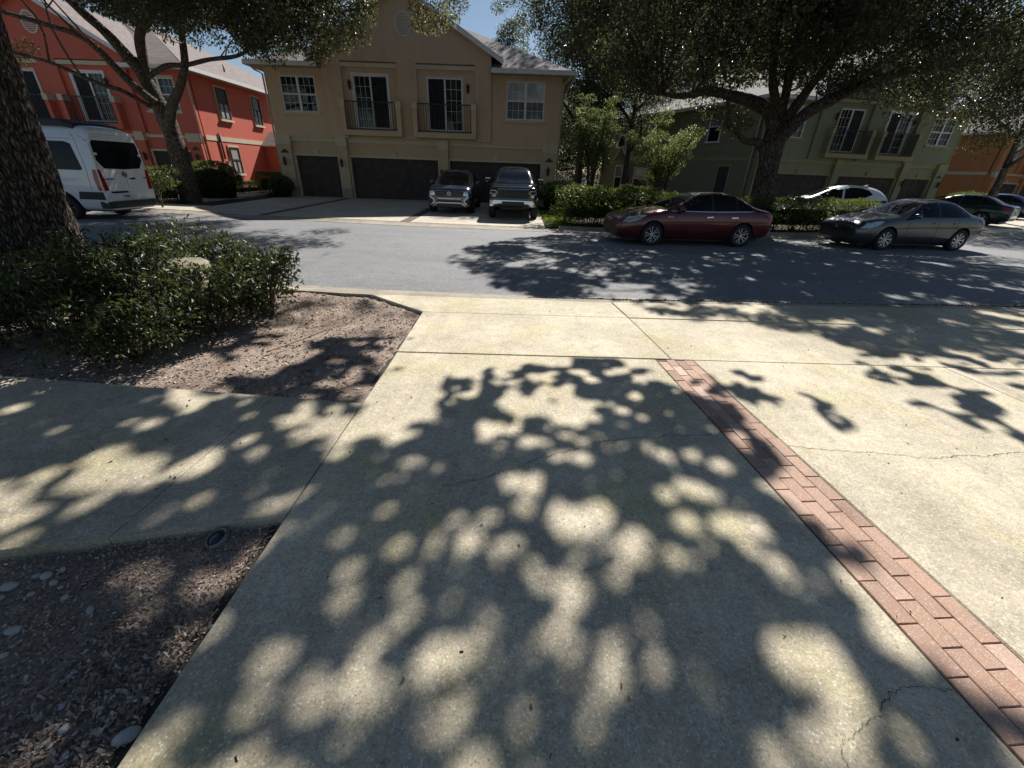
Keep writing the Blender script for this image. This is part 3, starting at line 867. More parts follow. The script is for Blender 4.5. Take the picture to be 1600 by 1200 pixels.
    # ---- balconies
    for s0, s1 in ((3.93, 7.07), (7.70, 10.99)):
        bal = MB(M).box(s0, s1, -.62, -.17, 3.23, 3.48).build('balcony', low if name != 'green_townhouse' else 'trim_olive', root)
        for a in (s0, s1 - .22): MB(M).box(a, a + .22, -.60, -.165, 3.481, 4.52).build('post', up, bal)
        for a in (s0 - .03, s1 - .25): MB(M).box(a, a + .28, -.63, -.163, 4.521, 4.82).build('post_cap', trim, bal)
        MB(M).box(s0 + .221, s1 - .221, -.58, -.53, 4.72, 4.77).build('top_rail', 'iron_black', bal)
        MB(M).box(s0 + .221, s1 - .221, -.58, -.53, 3.52, 3.56).build('bottom_rail', 'iron_black', bal)
        n = 21
        for i in range(n):
            x = s0 + .30 + (s1 - s0 - .60) * i / (n - 1)
            MB(M).box(x - .011, x + .011, -.566, -.544, 3.561, 4.72).build('baluster', 'iron_black', bal)
    # ---- piers, belt, garage doors
    for a, c in ((.02, .75), (3.33, 3.83), (8.87, 9.39), (14.62, 15.38)):
        pr = MB(M).box(a, c, -.14, .119, .62, 2.72).build('pier', low, root)
        MB(M).box(a - .03, c + .03, -.17, .118, 2.721, 3.16).build('pier_cap', trim, pr)
        MB(M).box(a - .02, c + .02, -.16, .118, 0, .619).build('pier_base', base, pr)
    for a, c in ((.79, 3.29), (3.87, 8.83), (9.43, 14.58)):
        MB(M).box(a, c, .03, .119, 2.90, 3.13).build('belt', trim, root)
    for k, (a, c, z0, z1) in enumerate(gar):
        f_ = MB(M); frame_rect(f_, a - .10, c + .10, 0, z1 + .10, .04, .119, .10, False)
        q = (a + c) / 2; f_.box(q - .11, q + .11, .02, .118, z1 + .101, z1 + .30)
        fr = f_.build('door_trim', trim, root)
        gdoor = MB(M).box(a, c, .24, .29, .0, z1).build('garage_door', 'door_brown', root)
        ncol = 4 if c - a < 3 else 8
        pw, ph = (c - a) / ncol, z1 / 4
        for r_ in range(4):
            for j in range(ncol):
                x0, zz = a + j * pw, r_ * ph
                v_ = []
                for (ins, t) in ((.012, .239), (.012, .222), (.085, .222), (.10, .236), (.14, .236), (.16, .226)):
                    v_ += [(x0 + ins, t, zz + ins), (x0 + pw - ins, t, zz + ins), (x0 + pw - ins, t, zz + ph - ins), (x0 + ins, t, zz + ph - ins)]
                f__ = [(l * 4 + i, l * 4 + (i + 1) % 4, l * 4 + 4 + (i + 1) % 4, l * 4 + 4 + i) for l in range(5) for i in range(4)] + [(20, 21, 22, 23)]
                MB(M).add(v_, f__).build('panel', 'door_brown', gdoor)
        for hx in ((a + c) / 2,):
            MB(M).box(hx - .06, hx + .06, .19, .222, .62, .65).build('handle', 'lamp_bronze', gdoor)
    # ---- windows
    window(root, M, *wl[:2], *wl[2:], .04, 'dark', trim)
    window(root, M, *wr[:2], *wr[2:], .04, 'light', trim)
    if detail > 1:
        for s, t, z in ((4.42, 0., 5.45), (10.55, 0., 5.45), (.35, -.14, 1.85), (3.50, -.14, 1.85), (9.05, -.14, 1.5), (14.95, -.14, 1.78)):
            lantern(root, M, s, t, z)
        for s in (.4, 14.98):   # arched house-number plaques
            pts = [(-.21, -.07), (.21, -.07), (.21, .0), (.13, .02), (.08, .10), (0, .13), (-.08, .10), (-.13, .02), (-.21, 0)]
            MB(M).prism([(s + x, 2.37 + z) for x, z in pts], lambda a, c, d: (a, d, c), -.165, -.141).build('number_plaque', 'lamp_bronze', root)
        # downspouts at both corners
        for s, k in ((.0, -1), (W, 1)):
            d_ = MB(M); d_.tube([(s + k * .40, -.45, 6.12), (s + k * .30, -.3, 5.98), (s + k * .07, -.02, 5.85), (s + k * .06, -.03, .1)], .045, 6)
            d_.build('downspout', trim, root, smooth=True)
        # oval louvre vent
        vv = [(.42 * math.cos(a), .50 * math.sin(a)) for a in [i * math.pi / 14 for i in range(28)]]
        vi = [(x * .84, z * .86) for x, z in vv]
        o = MB(M)
        pts = [(7.42 + x, -.20, 8.03 + z) for x, z in vv] + [(7.42 + x, -.20, 8.03 + z) for x, z in vi] + [(7.42 + x, -.161, 8.03 + z) for x, z in vv] + [(7.42 + x, -.163, 8.03 + z) for x, z in vi]
        o.add(pts, [(i, (i + 1) % 28, 28 + (i + 1) % 28, 28 + i) for i in range(28)] + [(i, (i + 1) % 28, 56 + (i + 1) % 28, 56 + i) for i in range(28)] + [(28 + i, 28 + (i + 1) % 28, 84 + (i + 1) % 28, 84 + i) for i in range(28)])
        vent = o.build('gable_vent', 'louver_white', root)
        for i in range(9):
            z = -.36 + i * .09; hw = .35 * math.sqrt(max(.05, 1 - (z / .43) ** 2))
            MB(M).add([(7.42 - hw, -.168, 8.03 + z + .05), (7.42 + hw, -.168, 8.03 + z + .05), (7.42 + hw, -.194, 8.03 + z), (7.42 - hw, -.194, 8.03 + z)], [(0, 1, 2, 3)]).build('slat', 'louver_white', vent)
    # ---- roofs
    e0, e1, et, eb, ez = -.55, W + .55, -.6, depth + .5, 6.30
    pit = .48
    half = (eb - et) / 2; rz = ez + half * pit
    def Mr(s, t, z): q = O + ds * (s + (sk * max(t, 0) * (1 if s < 7 else .0))) + dt * t; return (q.x, q.y, z + .02)
    c = [Mr(e0, et, ez), Mr(e1, et, ez), Mr(e1, eb, ez), Mr(e0, eb, ez)]
    r1, r2 = Mr(e0 + half, et + half, rz), Mr(e1 - half, et + half, rz)
    if half * 2 > e1 - e0:
        r1 = r2 = Mr((e0 + e1) / 2, (et + eb) / 2, ez + (e1 - e0) / 2 * pit)
    V, F, UV = [], [], []
    k1 = .4 - et; zk_ = ez + k1 * pit
    roof_plane(V, F, UV, [c[0], M(3.08, et, ez), M(3.08, .4, zk_), M(e0 + k1, .4, zk_)], ds)
    roof_plane(V, F, UV, [M(11.75, et, ez), c[1], M(e1 - k1, .4, zk_), M(11.75, .4, zk_)], ds)
    roof_plane(V, F, UV, [M(e0 + k1, .4, zk_), M(e1 - k1, .4, zk_), r2, r1], ds); roof_plane(V, F, UV, [c[2], c[3], r1, r2], -ds)
    roof_plane(V, F, UV, [c[1], c[2], r2], dt); roof_plane(V, F, UV, [c[3], c[0], r1], -dt)
    # gable roof over the bay, running back into the hip
    go, gt = .62, -.55
    zl = peak - sl * (ps - 3.08 + go)
    tb = 5.6
    roof_plane(V, F, UV, [M(3.08 - go, gt, zl), M(ps, gt, peak), M(ps, tb + .6, peak), M(3.08 - go, 1.5, zl)], dt)
    roof_plane(V, F, UV, [M(11.75 + go, gt, zl), M(ps, gt, peak), M(ps, tb + .6, peak), M(11.75 + go, 1.5, zl)], dt)
    rf = mesh_obj('roof', V, F, shing, root, recalc=False, uvs=UV)
    # fascia, gutters, soffits, rakes
    for a, c_ in ((e0 - .02, 3.04), (11.79, e1 + .02)):
        g_ = MB(M); g_.box(a, c_, et - .12, et + .01, ez - .17, ez + .01); g_.box(a, c_, et - .135, et - .12, ez - .04, ez + .02); g_.build('eave_gutter', 'fascia_white', root)
    for a, c_ in ((e0, 3.05), (11.78, e1)): MB(M).box(a, c_, et + .012, .0, ez - .16, ez - .13).build('soffit', 'soffit_tan', root)
    for a, c_ in ((e0 - .14, e0), (e1, e1 + .14)): MB(Mr).box(a, c_, et + .012, eb, ez - .17, ez + .015).build('eave_gutter', 'fascia_white', root)
    for a, c_ in ((e0 + .01, -.0), (W, e1 - .01)): MB(Mr).box(a, c_, .012, eb, ez - .15, ez - .12).build('soffit', 'soffit_tan', root)
    for sgn, send in ((-1, 3.08 - go), (1, 11.75 + go)):
        r_ = MB(M)
        pl = [(ps, peak + .0), (send, zl), (send, zl - .22), (ps, peak - .24)]
        r_.prism(pl, lambda a, c2, d: (a, d, c2 - .012), gt - .03, gt + .04)
        r_.build('rake_board', 'fascia_white', root)
        r_ = MB(M); pl = [(ps, peak - .14), (send, zl - .14), (send, zl - .17), (ps, peak - .17)]
        r_.prism(pl, lambda a, c2, d: (a, d, c2), gt + .045, -.162); r_.build('rake_soffit', up, root)
    return root, M, Mr

# insect screen: fine dark mesh, partly see-through
m_glass('pane_sky', (.52, .57, .60), .08); m_glass('pane_slate', (.13, .155, .185), .08)  # upper panes: pale blinds and sky reflection put into the glass colour
def m_screen():
    m, nt, b = nodes_of('screen_mesh')
    setin(b, Base_Color=(.02, .02, .022), Roughness=.8)
    t = N(nt, "ShaderNodeBsdfTransparent"); mx = N(nt, "ShaderNodeMixShader"); mx.inputs[0].default_value = .72
    p = coords(nt); nz = noise_tex(nt, p, 300., 2)
    nt.links.new(ramp(nt, nz, [(.3, (.62,) * 3), (.7, (.82,) * 3)]), mx.inputs[0])
    nt.links.new(t.outputs[0], mx.inputs[1]); nt.links.new(b.outputs[0], mx.inputs[2])
    nt.links.new(mx.outputs[0], nt.nodes["Material Output"].inputs['Surface'])
m_screen()

brown, MBr, _ = townhouse('brown_townhouse', (-13.38, 26.0), (1, 0), (0, 1), ('stucco_brown', 'stucco_brown_low', 'trim_beige', 'trim_base', 'shingle_brown'),
                       'brown stucco townhouse with two balconies and three dark garage doors', 'house')
red, MRd, _ = townhouse('red_townhouse', (-18.9, 28.0), (-1, 0), (0, 1), ('stucco_red', 'stucco_red', 'trim_beige', 'trim_base', 'shingle_red'),
                     'brick-red stucco townhouse with a sunlit side wall behind the white van', 'house', depth=17.)
gr_a = R(12.5)
green, MGr, MrG = townhouse('green_townhouse', (30.0, 33.3), (-math.cos(gr_a), -math.sin(gr_a)), (-math.sin(gr_a), math.cos(gr_a)),
                       ('stucco_green', 'stucco_green_low', 'trim_olive', 'trim_base', 'shingle_dark'), 'dark green stucco townhouse behind the big oak and the hedge', 'house', depth=18.)
orr, MOr, _ = townhouse('orange_townhouse', (57.4, 49.3), (-math.cos(R(24)), -math.sin(R(24))), (-math.sin(R(24)), math.cos(R(24))),
                     ('stucco_orange', 'stucco_orange', 'trim_beige', 'trim_base', 'shingle_dark'), 'orange stucco townhouse at the far right beyond the green one', 'house', depth=15., detail=1)

# ---- red house: the lit side wall (plane x=-18.9 facing +x)
def side_window(root, x, y0, y1, z0, z1, scr_top, scr_bot, trim='trim_beige'):
    w = MB(); 
    for a, b, c, d in ((y0 - .10, y0, z0 - .1, z1 + .1), (y1, y1 + .1, z0 - .1, z1 + .1)): w.box(x + .002, x + .06, a, b, c, d)
    w.box(x + .002, x + .06, y0, y1, z1, z1 + .1)
    win = w.build('window', trim, root)
    MB().box(x + .002, x + .14, y0 - .16, y1 + .16, z0 - .22, z0 - .101).build('sill', trim, win)
    s = MB(); zm = (z0 + z1) / 2; ym = (y0 + y1) / 2
    s.box(x + .002, x + .11, y0, y0 + .05, z0 - .1, z1); s.box(x + .002, x + .11, y1 - .05, y1, z0 - .1, z1)
    s.box(x + .002, x + .11, y0 + .05, y1 - .05, z1 - .05, z1); s.box(x + .002, x + .11, y0 + .05, y1 - .05, z0 - .1, z0 - .04); s.box(x + .002, x + .11, y0 + .05, y1 - .05, zm - .03, zm + .03)
    s.box(x + .002, x + .105, ym - .02, ym + .02, z0 - .04, zm - .03)
    s.build('screen_frame', 'door_brown', win)
    MB().box(x + .03, x + .06, y0 + .05, y1 - .05, zm + .03, z1 - .05).build('pane', scr_top, win)
    MB().box(x + .03, x + .065, y0 + .05, y1 - .05, z0 - .04, zm - .03).build('pane', scr_bot, win)
SX = -18.9
side_window(red, SX, 30.35, 31.35, 4.25, 5.80, 'screen_dark', 'screen_grey')
side_window(red, SX, 34.15, 35.05, 4.25, 5.80, 'car_glass', 'pane_dark')
side_window(red, SX, 30.35, 31.30, 1.18, 2.62, 'screen_grey', 'screen_grey')
p = MB(); p.tube([(SX + .07, 29.66, 3.35), (SX + .07, 29.68, 1.9)], .055, 7); p.build('conduit', 'pipe_dark', red, smooth=True)
for y, z, w_, h_, d_, mt in ((29.35, 1.35, .42, .62, .2, 'pipe_dark'), (29.9, 1.62, .2, .3, .14, 'utility_grey'), (30.0, .55, .3, .35, .16, 'pipe_dark'), (30.75, .6, .24, .55, .2, 'utility_grey')):
    b_ = MB(); b_.box(SX + .002, SX + d_, y - w_ / 2, y + w_ / 2, z - h_ / 2, z + h_ / 2); b_.box(SX + .0, SX + d_ + .02, y - w_ / 2 - .01, y + w_ / 2 + .01, z + h_ / 2 + .001, z + h_ / 2 + .03)
    mbx = b_.build('meter_box', mt, red)
    MB().tube([(SX + .08, y, z - h_ / 2 - .002), (SX + .08, y, .05)], .03, 6).build('riser_pipe', mt, mbx, smooth=True)
# entrance hood on the side wall
hd = MB()
hy0, hy1, hx1, hz = 34.6, 37.2, SX + 1.7, 2.95
hm = (hy0 + hy1) / 2
V, F, UV = [], [], []
roof_plane(V, F, UV, [(SX, hy0 - .25, hz + .0), (hx1 + .2, hy0 - .25, hz), (hx1 + .2, hm, hz + .95), (SX, hm, hz + .95)], (1, 0, 0))
roof_plane(V, F, UV, [(SX, hy1 + .25, hz + .0), (hx1 + .2, hy1 + .25, hz), (hx1 + .2, hm, hz + .95), (SX, hm, hz + .95)], (1, 0, 0))
porch = mesh_obj('porch_roof', V, F, 'shingle_red', red, recalc=False, uvs=UV)
fb_ = MB()
for a, b in ((hy0 - .25, hm), (hy1 + .25, hm)):
    fb_.add([(hx1 + .21, a, hz - .12), (hx1 + .21, b, hz + .83), (hx1 + .21, b, hz + .97), (hx1 + .21, a, hz + .02), (hx1 + .26, a, hz - .12), (hx1 + .26, b, hz + .83), (hx1 + .26, b, hz + .97), (hx1 + .26, a, hz + .02)],
            [(0, 1, 2, 3), (4, 7, 6, 5), (0, 3, 7, 4), (1, 5, 6, 2), (0, 4, 5, 1), (3, 2, 6, 7)])
fb_.box(SX, hx1 + .2, hy0 - .27, hy0 - .2, hz - .12, hz + .0)
fb_.build('fascia', 'fascia_white', porch)
pw_ = MB()
pw_.box(SX + .01, hx1, hy0, hy0 + .25, 0, hz - .02); pw_.box(hx1 - .3, hx1 - .002, hy1 - .35, hy1, 0, hz - .02)
pw_.add([(hx1 - .05, hy0, hz - .02), (hx1 - .05, hy1, hz - .02), (hx1 - .05, hm, hz + .85), (hx1 - .3, hy0, hz - .02), (hx1 - .3, hy1, hz - .02), (hx1 - .3, hm, hz + .85)], [(0, 1, 2), (3, 5, 4), (0, 3, 4, 1), (1, 4, 5, 2), (2, 5, 3, 0)])
pw_.build('porch_wall', 'stucco_red', red)
MB().box(SX + .3, SX + .34, hy0 + .3, hy1 - .4, .05, 2.4).build('front_door', 'door_brown', red)
# roof vents on the red house
for x, y in ((-20.6, 31.2), (-19.9, 33.6)):
    z = 6.3 + .48 * (-18.35 - x)
    MB().tube([(x, y, z - .1), (x, y, z + .42)], .05, 7).build('vent_pipe', 'lamp_bronze', red, smooth=True)

# ---- green house: left side wall, with entry block, windows, belt
CG = Vector(MGr(15.4, .41, 0)); BG = Vector((8.2, 47.0, 0))
du = (BG - CG); LG = du.length; du.normalize(); dn = Vector((-du.y, du.x, 0))
if dn.x > 0: dn = -dn
def MS(a, o, z): q = CG + du * a + dn * o; return (q.x, q.y, z + .02)
m = MB(MS); m.box(0, LG, -.2, .02, 0, 6.2); m.build('side_wall', 'stucco_green', green)
m = MB(MS); m.box(.0, LG, .021, .055, 2.9, 3.14); m.build('belt_course', 'trim_olive', green)
MB(MS).box(-.3, LG + .3, .45, .58, 6.1, 6.3).build('eave_gutter', 'fascia_white', green); MB(MS).box(-.3, LG + .3, .02, .449, 6.14, 6.17).build('soffit', 'soffit_tan', green)
V, F, UV = [], [], []
roof_plane(V, F, UV, [MS(-.3, .55, 6.3), MS(LG + .4, .55, 6.3), MS(LG - 4, -6., 9.4), MS(4, -6., 9.4)], du)
mesh_obj('roof', V, F, 'shingle_dark', green, recalc=False, uvs=UV)
def gside(a0, a1, z0, z1, dark):
    w = MB(MS); w.box(a0 - .1, a0, .022, .07, z0 - .1, z1 + .1); w.box(a1, a1 + .1, .022, .07, z0 - .1, z1 + .1); w.box(a0, a1, .022, .07, z1, z1 + .1); w.box(a0 - .14, a1 + .14, .022, .12, z0 - .2, z0 - .101)
    win = w.build('window', 'trim_olive' if dark else 'white_vinyl', green)
    zm = (z0 + z1) / 2
    if dark:
        MB(MS).box(a0, a1, .021, .05, z0 - .1, z1).build('pane', 'screen_dark', win)
    else:
        MB(MS).box(a0, a1, .021, .06, zm - .04, zm + .04).build('meeting_rail', 'white_vinyl', win)
        MB(MS).box(a0, a1, .021, .035, zm + .04, z1).build('pane', 'pane_pale', win)
        MB(MS).box(a0, a1, .021, .03, z0 - .1, zm - .04).build('pane', 'car_glass', win)
m_glass('pane_pale', (.16, .19, .22), .06)
gside(1.6, 2.55, 1.05, 2.55, True)
gside(3.2, 4.2, 4.2, 5.8, False)
for a, b_ in ((14.3, 15.3),): gside(a, b_, 4.2, 5.85, False); gside(a - .1, b_ - .1, .75, 2.5, False)
gside(10.2, 12.2, .75, 2.35, False); gside(7.6, 8.3, 1.1, 2.5, False); gside(10.3, 11.1, 4.3, 5.8, False)
MB(MS).box(13.0, 13.9, .021, .05, .1, 2.5).build('front_door', 'door_brown', green)
pr = MB(MS)
for a, b_ in ((12.3, 13.4), (14.5, 13.4)):
    pr.add([(a, .03, 2.95), (b_, .03, 4.0), (b_, .03, 4.12), (a, .03, 3.07), (a, .95, 2.95), (b_, .95, 4.0), (b_, .95, 4.12), (a, .95, 3.07)], [(0, 1, 2, 3), (4, 7, 6, 5), (0, 4, 5, 1), (3, 2, 6, 7), (0, 3, 7, 4), (1, 5, 6, 2)])
pr.build('porch_roof', 'fascia_white', green)
dsp = MB(MS); dsp.tube([(.05, .5, 6.12), (.05, .1, 5.85), (.05, .08, .1)], .045, 6); dsp.build('downspout', 'trim_beige', green, smooth=True)

# ================================================================== VEHICLES (local frame: +x front, +y left, z up)
def car_body(root, ST, paint, arches, crease=.35, sub=2, name='body', sh=.16):
    """ST rows: x, zb, zbelt, zr, w, wb, wr  (bottom, belt height, roof/hood height, half widths at waist, belt, roof)"""
    rings = []
    for (x, zb, zk, zr, w, wb, wr) in ST:
        h = zk - zb
        pts = [(0, zb), (w * .80, zb), (w * .955, zb + .10 * min(1, h / .4)), (w, zb + .48 * h), (w * .985, zk - .14 * h), (wb, zk),
               (wb + (wr - wb) * .5 + .012, zk + (zr - zk) * .52), (wr, zr - sh * (zr - zk) - .004), (wr * .78, zr - .02 * (zr - zk)), (0, zr)]
        ring = pts + [(-a, b) for a, b in pts[-2:0:-1]]
        rings.append([(x, a, b) for a, b in ring])
    n = len(rings[0]); v = [p for r in rings for p in r]; f = []
    for i in range(len(rings) - 1):
        for k in range(n):
            k2 = (k + 1) % n
            f.append((i * n + k, i * n + k2, (i + 1) * n + k2, (i + 1) * n + k))
    f.append(tuple(range(n))); f.append(tuple(range((len(rings) - 1) * n, len(rings) * n)))
    o = mesh_obj(name, v, f, [paint, 'black_plastic'], root, smooth=True)
    bm = bmesh.new(); bm.from_mesh(o.data)
    cl = bm.edges.layers.float.get('crease_edge') or bm.edges.layers.float.new('crease_edge')
    bm.verts.ensure_lookup_table()
    for i in range(len(rings) - 1):
        for k in (5, n - 5, 1, n - 1):
            e = bm.edges.get((bm.verts[i * n + k], bm.verts[(i + 1) * n + k]))
            if e: e[cl] = crease
    bm.to_mesh(o.data); bm.free()
    md = o.modifiers.new('sub', 'SUBSURF'); md.levels = sub; md.render_levels = sub
    cutters = []
    for (ax, rad) in arches:
        for sgn in (-1, 1):
            wv, wf = lathe([(0, -.5), (rad, -.5), (rad, .5), (0, .5)], 28, 'y')
            wmax = max(r[4] for r in ST)
            yy = sgn * (wmax + .5 - .24)
            me = bpy.data.meshes.new('c'); me.from_pydata([(a + ax, b + yy, c + rad * .93) for a, b, c in wv], [], wf)
            bmx = bmesh.new(); bmx.from_mesh(me); bmesh.ops.remove_doubles(bmx, verts=bmx.verts, dist=1e-5); bmesh.ops.recalc_face_normals(bmx, faces=bmx.faces); bmx.to_mesh(me); bmx.free()
            me.materials.append(MATS['black_plastic'])
            c = bpy.data.objects.new('cutter', me); COL.objects.link(c); cutters.append(c)
            b = o.modifiers.new('b', 'BOOLEAN'); b.operation = 'DIFFERENCE'; b.object = c; b.solver = 'EXACT'
            try: b.material_mode = 'TRANSFER'
            except Exception: pass
    dg = bpy.context.evaluated_depsgraph_get()
    me = bpy.data.meshes.new_from_object(o.evaluated_get(dg))
    o.modifiers.clear(); o.data = me
    for c in cutters: bpy.data.objects.remove(c)
    bm = bmesh.new(); bm.from_mesh(me); bm.normal_update()
    for e in bm.edges:
        if len(e.link_faces) == 2 and e.link_faces[0].normal.angle(e.link_faces[1].normal, 0) > R(40): e.smooth = False
    for fc in bm.faces: fc.smooth = True
    bvh = BVHTree.FromBMesh(bm)
    bm.to_mesh(me); bm.free()
    return o, bvh

def patch(name, root, bvh, poly, axis, mat, off=.006, grid=.12, parent=None, far=6., skirt=.012, **t):
    """project a 2-D polygon onto the body. axis 'L','R': poly (x,z); 'F','B': poly (y,z); 'T': poly (x,y);
    a 3-tuple axis (dx,dy,dz) = ray direction with poly given as 3-D points"""
    bm = bmesh.new()
    D = {'L': Vector((0, -1, 0)), 'R': Vector((0, 1, 0)), 'F': Vector((-1, 0, 0)), 'B': Vector((1, 0, 0)), 'T': Vector((0, 0, -1))}
    if axis in ('L', 'R'): P = [Vector((a, 0, b)) for a, b in poly]; cuts = ((1, 0, 0), (0, 0, 1))
    elif axis in ('F', 'B'): P = [Vector((0, a, b)) for a, b in poly]; cuts = ((0, 1, 0), (0, 0, 1))
    elif axis == 'T': P = [Vector((a, b, 0)) for a, b in poly]; cuts = ((1, 0, 0), (0, 1, 0))
    d = D[axis]
    fc = bm.faces.new([bm.verts.new(p) for p in P])
    for c in cuts:
        c = Vector(c); lo = min(p.dot(c) for p in P); hi = max(p.dot(c) for p in P)
        k = math.ceil((hi - lo) / grid)
        for i in range(1, k):
            bmesh.ops.bisect_plane(bm, geom=bm.verts[:] + bm.edges[:] + bm.faces[:], plane_co=c * (lo + (hi - lo) * i / k), plane_no=c)
    if len(P) > 4: bmesh.ops.triangulate(bm, faces=[f_ for f_ in bm.faces if len(f_.verts) > 4])
    bad = []
    for vtx in bm.verts:
        o_ = vtx.co - d * far
        h, nr, _, _ = bvh.ray_cast(o_, d)
        if h is None:
            h, nr, _, _ = bvh.find_nearest(vtx.co - d * .8)
        if nr.dot(d) > 0: nr = -nr
        vtx.co = h + nr * off * .6 - d * off * .4
    ed = [e for e in bm.edges if e.is_boundary]
    r = bmesh.ops.extrude_edge_only(bm, edges=ed)
    for g in r['geom']:
        if isinstance(g, bmesh.types.BMVert): g.co += d * (skirt + off)
    bmesh.ops.recalc_face_normals(bm, faces=bm.faces)
    for f_ in bm.faces: f_.smooth = True
    for e in bm.edges:
        if len(e.link_faces) == 2 and e.link_faces[0].normal.angle(e.link_faces[1].normal, 0) > R(35): e.smooth = False
    me = bpy.data.meshes.new(name); bm.to_mesh(me); bm.free()
    me.materials.append(MATS[mat])
    return link(bpy.data.objects.new(name, me), parent or root, **t)
def strip_poly(pts, w):
    P = [Vector(p) for p in pts]; a, b = [], []
    for i, p in enumerate(P):
        t = (P[min(i + 1, len(P) - 1)] - P[max(i - 1, 0)]).normalized(); n = Vector((-t.y, t.x)) * w / 2
        a.append(tuple(p + n)); b.append(tuple(p - n))
    return a + b[::-1]
def both(fn):
    for s in ('L', 'R'): fn(s)

WHEELS = {}
def wheel(root, x, y, r, width, kind):
    """tyre + rim; outer face towards sign(y)"""
    key = (r, width, kind)
    if key not in WHEELS:
        w = width / 2; rr = r * .70
        tv, tf = lathe([(rr, -w * .9), (r * .93, -w), (r * .985, -w * .8), (r, -w * .45), (r, w * .45), (r * .985, w * .8), (r * .93, w), (rr * 1.02, w * .93), (rr * .97, w * .75), (rr * .97, -w * .9), (rr, -w * .9)], 32, 'y')
        tyre = mesh_obj('wheel', tv, tf, 'rubber', smooth=True); COL.objects.unlink(tyre)
        mb = MB()
        a, b = lathe([(rr * .99, w * .3), (rr * .985, w * .86), (rr * .96, w * .92), (rr * .93, w * .84), (rr * .91, w * .35), (rr * .99, w * .3)], 32, 'y'); mb.add(a, b)
        a, b = lathe([(0, w * .80), (rr * .16, w * .80), (rr * .19, w * .70), (rr * .19, w * .2), (0, w * .2)], 16, 'y'); mb.add(a, b)
        ns = {'alloy10': 5, 'cover': 9, 'steel': 6, 'alloy5': 5, 'dark6': 6}[kind]
        for i in range(ns):
            subs = [(-.16, .10), (.16, .10)] if kind == 'alloy10' else [(0, .16 if kind != 'cover' else .14)]
            for off_, hw in subs:
                an = 2 * math.pi * i / ns + off_; an2 = an + (.28 if kind == 'cover' else off_ * .5)
                q = []
                for (rad, ang, hww, yy) in ((rr * .15, an, hw * .9 * rr * .35, w * .74), (rr * .9, an2, hw * rr * (.72 if kind == 'cover' else .5), w * .80)):
                    c, s_ = math.cos(ang), math.sin(ang)
                    for e in (-1, 1):
                        for dy in (0, -w * .16): q.append((rad * c - e * hww * s_, yy + dy, rad * s_ + e * hww * c))
                mb.add(q, [(0, 2, 6, 4), (1, 5, 7, 3), (0, 4, 5, 1), (2, 3, 7, 6), (0, 1, 3, 2), (4, 6, 7, 5)])
        rim = mb.build('rim', 'steel_dark' if kind in ('steel', 'dark6') else 'alloy'); COL.objects.unlink(rim)
        bv, bf = lathe([(0, w * .12), (rr * .95, w * .12), (rr * .95, w * .08), (0, w * .08)], 20, 'y')
        hub = mesh_obj('brake_disc', bv, bf, 'black_plastic'); COL.objects.unlink(hub)
        WHEELS[key] = (tyre, rim, hub)
    tyre, rim, hub = WHEELS[key]
    t = share(tyre, root, (x, y, r), (0, 0, 0 if y > 0 else math.pi))
    share(rim, t); share(hub, t)
def mirror_part(root, x, y, z, mat, sx=.10, sy=.20, sz=.15):
    s = 1 if y > 0 else -1
    v, f = [], []
    for i, (dx, k) in enumerate(((-sx * .5, .92), (-sx * .2, 1.), (sx * .35, .86), (sx * .8, .45))):
        for a in range(10):
            an = 2 * math.pi * a / 10
            ca, sa = math.cos(an), math.sin(an)
            v.append((x + dx, y + s * sy * .5 + sy * .5 * k * math.copysign(abs(ca) ** .6, ca), z + sz * .5 * k * math.copysign(abs(sa) ** .6, sa)))
        if i: f += [((i - 1) * 10 + a, (i - 1) * 10 + (a + 1) % 10, i * 10 + (a + 1) % 10, i * 10 + a) for a in range(10)]
    f += [tuple(range(10)), tuple(range(30, 40))]
    m = mesh_obj('mirror', v, f, mat, root, smooth=True)
    MB().box(x - .03, x + .04, min(y - s * .06, y + s * .05), max(y - s * .06, y + s * .05), z - sz * .62, z - sz * .38).build('mirror_arm', 'black_plastic', m)

